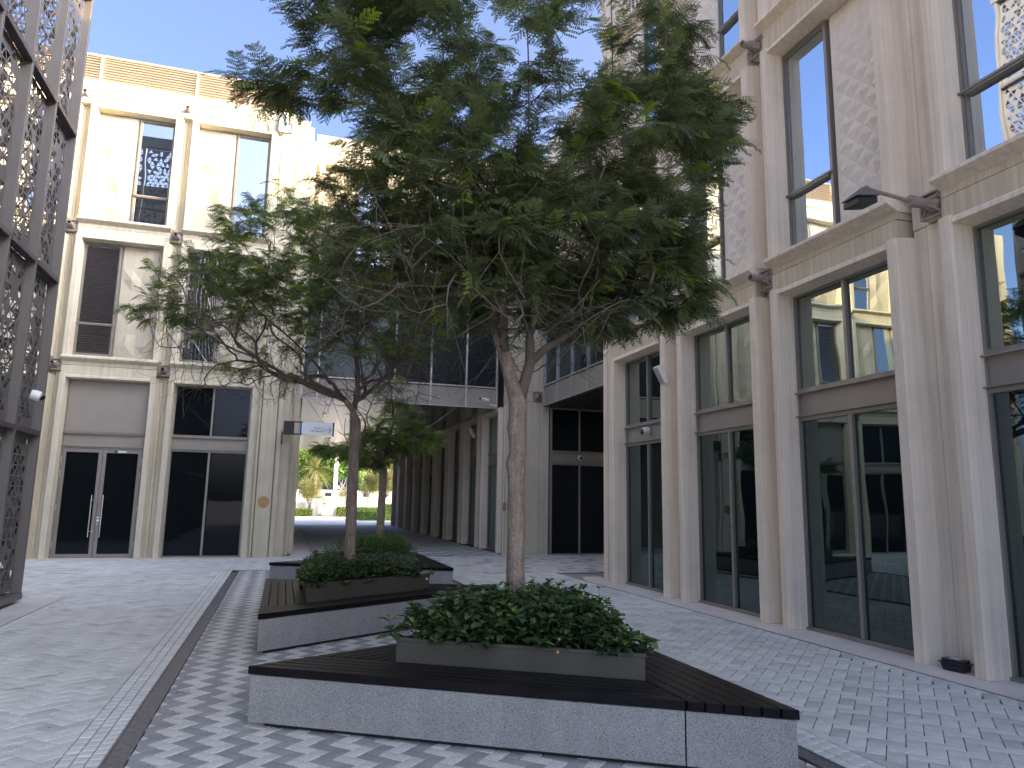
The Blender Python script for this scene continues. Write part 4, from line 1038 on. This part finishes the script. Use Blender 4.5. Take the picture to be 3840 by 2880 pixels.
# roof antenna on the lit facade + lamp
t=thing('antenna_box','white antenna box on a pole at the lit parapet','antenna',(-.60,20.62,12.25))
B(-.18,.10,-.10,-.0,-.22,.28).build('housing',M['white'],t,bevel=.006); MB().tube([(.02,-.13,.0),(.02,-.16,.75)],.035,10).build('pole',M['white'],t); B(-.02,.06,-.135,-.10,-.05,.02).build('clamp',M['alum'],t)
t=thing('parapet_post','short white post on the sunlit parapet left of the antenna','post',(-1.62,20.75,12.71)); MB().tube([(0,-.1,-.05),(0,-.1,.25)],.03,8).build('pole',M['white'],t); MB().tube([(-.06,-.1,.27),(.06,-.1,.27)],.03,8).build('head',M['white'],t)
WL2=thing('wall_lamp','sunlit arm lamp on the top corner of the far block','lamp',(-.50,20.7,12.24))
MB().tube([(0,-.05,0),(.0,-1.05,.12)],.028,6).build('arm',M['bracket'],WL2); B(-.12,.12,-1.3,-1.0,.02,.12).build('lamp_head',M['bracket'],WL2,bevel=.01)
# bin behind the screen corner
t=thing('litter_bin','green and white litter bin seen through the screen at the left edge','bin',(-4.75,13.75,0)); B(-.26,.26,-.26,.26,.05,.92).build('body',M['litdark'],t,bevel=.01); B(-.25,.25,-.275,-.262,.12,.85).build('front_panel',M['green'],t); B(-.2,.2,-.28,-.276,.5,.68).build('bin_label',M['white'],t); B(-.29,.29,-.30,.29,.925,1.0).build('lid',M['litdark'],t,bevel=.01)
# white tag on the middle planter
tag(B(1.93,1.955,9.972,9.975,.53,.555).build('plant_tag',M['white']),'tiny white tag at the right end of the middle planter','tag')
# fallen petals, leaves and twigs
m=MB(); rnd=random.Random(5)
for k in range(60):
    while True:
        x,y=rnd.uniform(.0,3),rnd.uniform(3.8,7)
        if in_tri(x,y,BT[0],.03) and not in_tri(x,y,PT[0],-.02): break
    a=rnd.uniform(0,6.28); s=rnd.uniform(.002,.006); z=.4135
    m.add([(x+s*math.cos(a),y+s*math.sin(a),z),(x-s*math.sin(a),y+s*math.cos(a),z+.001),(x-s*math.cos(a),y-s*math.sin(a),z),(x+s*math.sin(a),y-s*math.cos(a),z+.001)],[(0,1,2,3)])
tag(m.build('fallen_petals',M['white']),'tiny pale petals scattered on the nearest bench boards','petals',kind='stuff')
m=MB()
for k in range(60):
    x,y=rnd.choice([(rnd.uniform(-4,-1.3),rnd.uniform(5,14)),(rnd.uniform(3.6,6),rnd.uniform(4.5,12)),(rnd.uniform(-.7,0),rnd.uniform(5,12)),(rnd.uniform(6.2,6.6),rnd.uniform(5,12))])
    a=rnd.uniform(0,6.28); L=rnd.uniform(.02,.14) if k%3 else rnd.uniform(.005,.02)
    m.tube([(x,y,.004),(x+L*.5*math.cos(a),y+L*.5*math.sin(a),.009),(x+L*math.cos(a+.3),y+L*math.sin(a+.3),.004)],.0018,3)
tag(m.build('fallen_twigs',M['twig']),'thin dark twigs lying scattered on the paving','twigs',kind='stuff')

# ================================================================== GARDEN BEYOND THE PASSAGE
def leafblob(name,mt,par,n,fn,size,seed,loc=(0,0,0)):
    rnd=random.Random(seed); m=MB()
    for k in range(n):
        p=fn(rnd); q=Euler((rnd.uniform(0,6),rnd.uniform(0,6),rnd.uniform(0,6))).to_matrix(); s=size*rnd.uniform(.6,1.4)
        m.add([Vector(p)+q@Vector(c)*s for c in ((-1,-.5,0),(1,-.5,.1),(1.2,.5,0),(-.8,.6,.1))],[(0,1,2,3)],t=rnd.random())
    return tag(m.build(name,mt,par,tone=True),kind='stuff')
def hedge(x0,x1,y0,y1,z1,label,seed,mt=None):
    t=thing('hedge',label,'hedge',((x0+x1)/2,(y0+y1)/2,0)); w,d=(x1-x0)/2,(y1-y0)/2
    B(-w+.06,w-.06,-d+.06,d-.06,0,z1-.06).build('core',M['stem'],t)
    def fn(r):
        f=r.random()
        if f<.5: return (r.uniform(-w,w),-d+r.uniform(-.03,.05),r.uniform(.05,z1))
        if f<.85: return (r.uniform(-w,w),r.uniform(-d,d),z1+r.uniform(-.05,.04))
        return (r.choice((-w,w)),r.uniform(-d,d),r.uniform(.05,z1))
    leafblob('foliage',mt or M['hedge'],t,int(900*(x1-x0+1)),fn,.035,seed)
hedge(-.5,2.6,66.2,67.4,.62,'low pale clipped hedge left of the cabinet',1)
hedge(4.7,9.5,66,67.2,.82,'bright sunlit clipped hedge right of the white pillar',2)
hedge(5.5,7.1,55.6,56.8,.66,'darker clipped hedge just beyond the passage end',3,M['bed2'])
hedge(7.25,9,56,57,1.2,'tall shaded hedge by the last dark fin',4,M['bed2'])
def gtree(x,y,h,r,label,seed,n=8000,mt=None,size=.032,zc=None,rz=None):
    t=thing('garden_tree',label,'tree',(x,y,0)); rnd=random.Random(seed); m=MB()
    for k in range(5): m.tube([(rnd.uniform(-.1,.1),rnd.uniform(-.1,.1),0),(rnd.uniform(-.3,.3)*r,0,h*.3),(rnd.uniform(-.6,.6)*r,rnd.uniform(-.4,.4)*r,h*.7)],[.06,.045,.02],6)
    m.build('trunk',M['lit'],t)
    cl=[(rnd.uniform(-.7,.7)*r,rnd.uniform(-.7,.7)*r,h*rnd.uniform(.5,.9)) for _ in range(16)]
    def fn(r_):
        c=r_.choice(cl); v=Vector((r_.gauss(0,1),r_.gauss(0,1),r_.gauss(0,1)*.8)).normalized()*r*.42*r_.uniform(.6,1.05); return (c[0]+v.x,c[1]+v.y,c[2]+v.z)
    leafblob('crown',mt or M['olive'],t,n,fn,size,seed+50)
gtree(2.2,68.7,3.4,1.3,'pale round shrub-tree left in the sunlit gap',1)
gtree(7.7,69.7,4.0,1.25,'pale olive tree right of the middle trunk',2)
gtree(5.6,70,2.9,.8,'small grey green tree behind the hedge',3,1500)
gtree(9.6,68,4.4,1.2,'yellowish tree glimpsed beside the dark fins',4)
gtree(3.4,69.0,1.9,.45,'slim yellow green sapling by the pillar',5,500,M['hedge'])
gtree(7.5,92,11,6,'big green tree far behind the garden',6,6000,M['hedge'],.2)
gtree(-3,95,9,5,'tall hazy tree at the left of the garden',7,4000,M['olive'],.2)
gtree(14,88,10,5,'tall dull tree at the right of the garden',8,4000,M['olive'],.2)
gtree(2.5,84,7.5,3.2,'green feathery tree rising behind the date palm',9,7000,M['hedge'],.10)
gtree(6.2,80,6.5,2.2,'grey green weeping tree right of the white pillar',10,3500,M['bed2'],.12)
# palm
PM=thing('date_palm','sunlit date palm with drooping fronds seen through the passage','palm',(2.85,71.8,0)); MB().tube([(0,0,0),(0,0,2.),(0,0,4.2)],[.24,.2,.22],10).build('trunk',M['bark'],PM)
rnd=random.Random(9)
for k in range(60):
    a=rnd.uniform(0,6.28); el=rnd.uniform(-.5,1.35); L=rnd.uniform(2.1,2.7); m=MB(); pts=[]
    for i in range(9):
        f=i/8; r_=L*f*math.cos(el)*(1-.15*f); z=4.2+L*f*math.sin(el)-1.1*f*f; pts.append(Vector((r_*math.cos(a),r_*math.sin(a),z)))
    m.tube(pts,[.03-.003*i for i in range(9)],3); sd=Vector((-math.sin(a),math.cos(a),0)); tn=rnd.random()
    for i in range(30):
        f=.12+.88*i/29; j=min(7,int(f*8)); p=pts[j].lerp(pts[j+1],f*8-j); d=(pts[j+1]-pts[j]).normalized(); ll=.42*math.sin(math.pi*(.15+.8*f))
        for s in (-1,1):
            q=p+(sd*s*.75+d*.6+Vector((0,0,-.25))).normalized()*ll; m.add([p-d*.012,p+d*.012,q],[(0,1,2)],t=tn)
    m.build('frond',M['palm'],PM,tone=True)
PL=thing('white_pillar','tall pale pillar with a small box, between palm and hedge','pillar',(4.42,66.5,0)); B(-.17,.17,-.17,.17,0,9).build('shaft',M['lit'],PL); B(.17,.38,-.25,-.05,2.45,2.7).build('junction_box',M['lit'],PL)
CB=thing('utility_cabinet','pale double-door utility cabinet beside the palm','cabinet',(2.97,68.0,0)); B(-.5,.5,-.3,.3,0,1.55).build('body',M['lit'],CB,bevel=.01); B(-.46,-.01,-.315,-.301,.1,1.45).build('door',M['lit'],CB); B(.01,.46,-.315,-.301,.1,1.45).build('door',M['lit'],CB)
GW=thing('garden_wall','low pale wall behind the garden trees','wall',(5,73,0)); B(-20,20,-.15,.15,0,1.2).build('wall',M['lit'],GW); 
FB=thing('distant_building','white low building with dark windows far beyond the garden','building',(10,120,0))
B(-50,50,0,12,0,2.9).build('wall',M['lit'],FB)
me=None
for i in range(30):
    for z in (1.9,):
        if me is None: me=B(-.5,.5,-.05,.05,0,.6).mesh('window',M['glass_br'])
        link('window',me,FB,(-45+i*3,-.03,z))
# roof mass opposite, behind the camera (seen only in reflections)
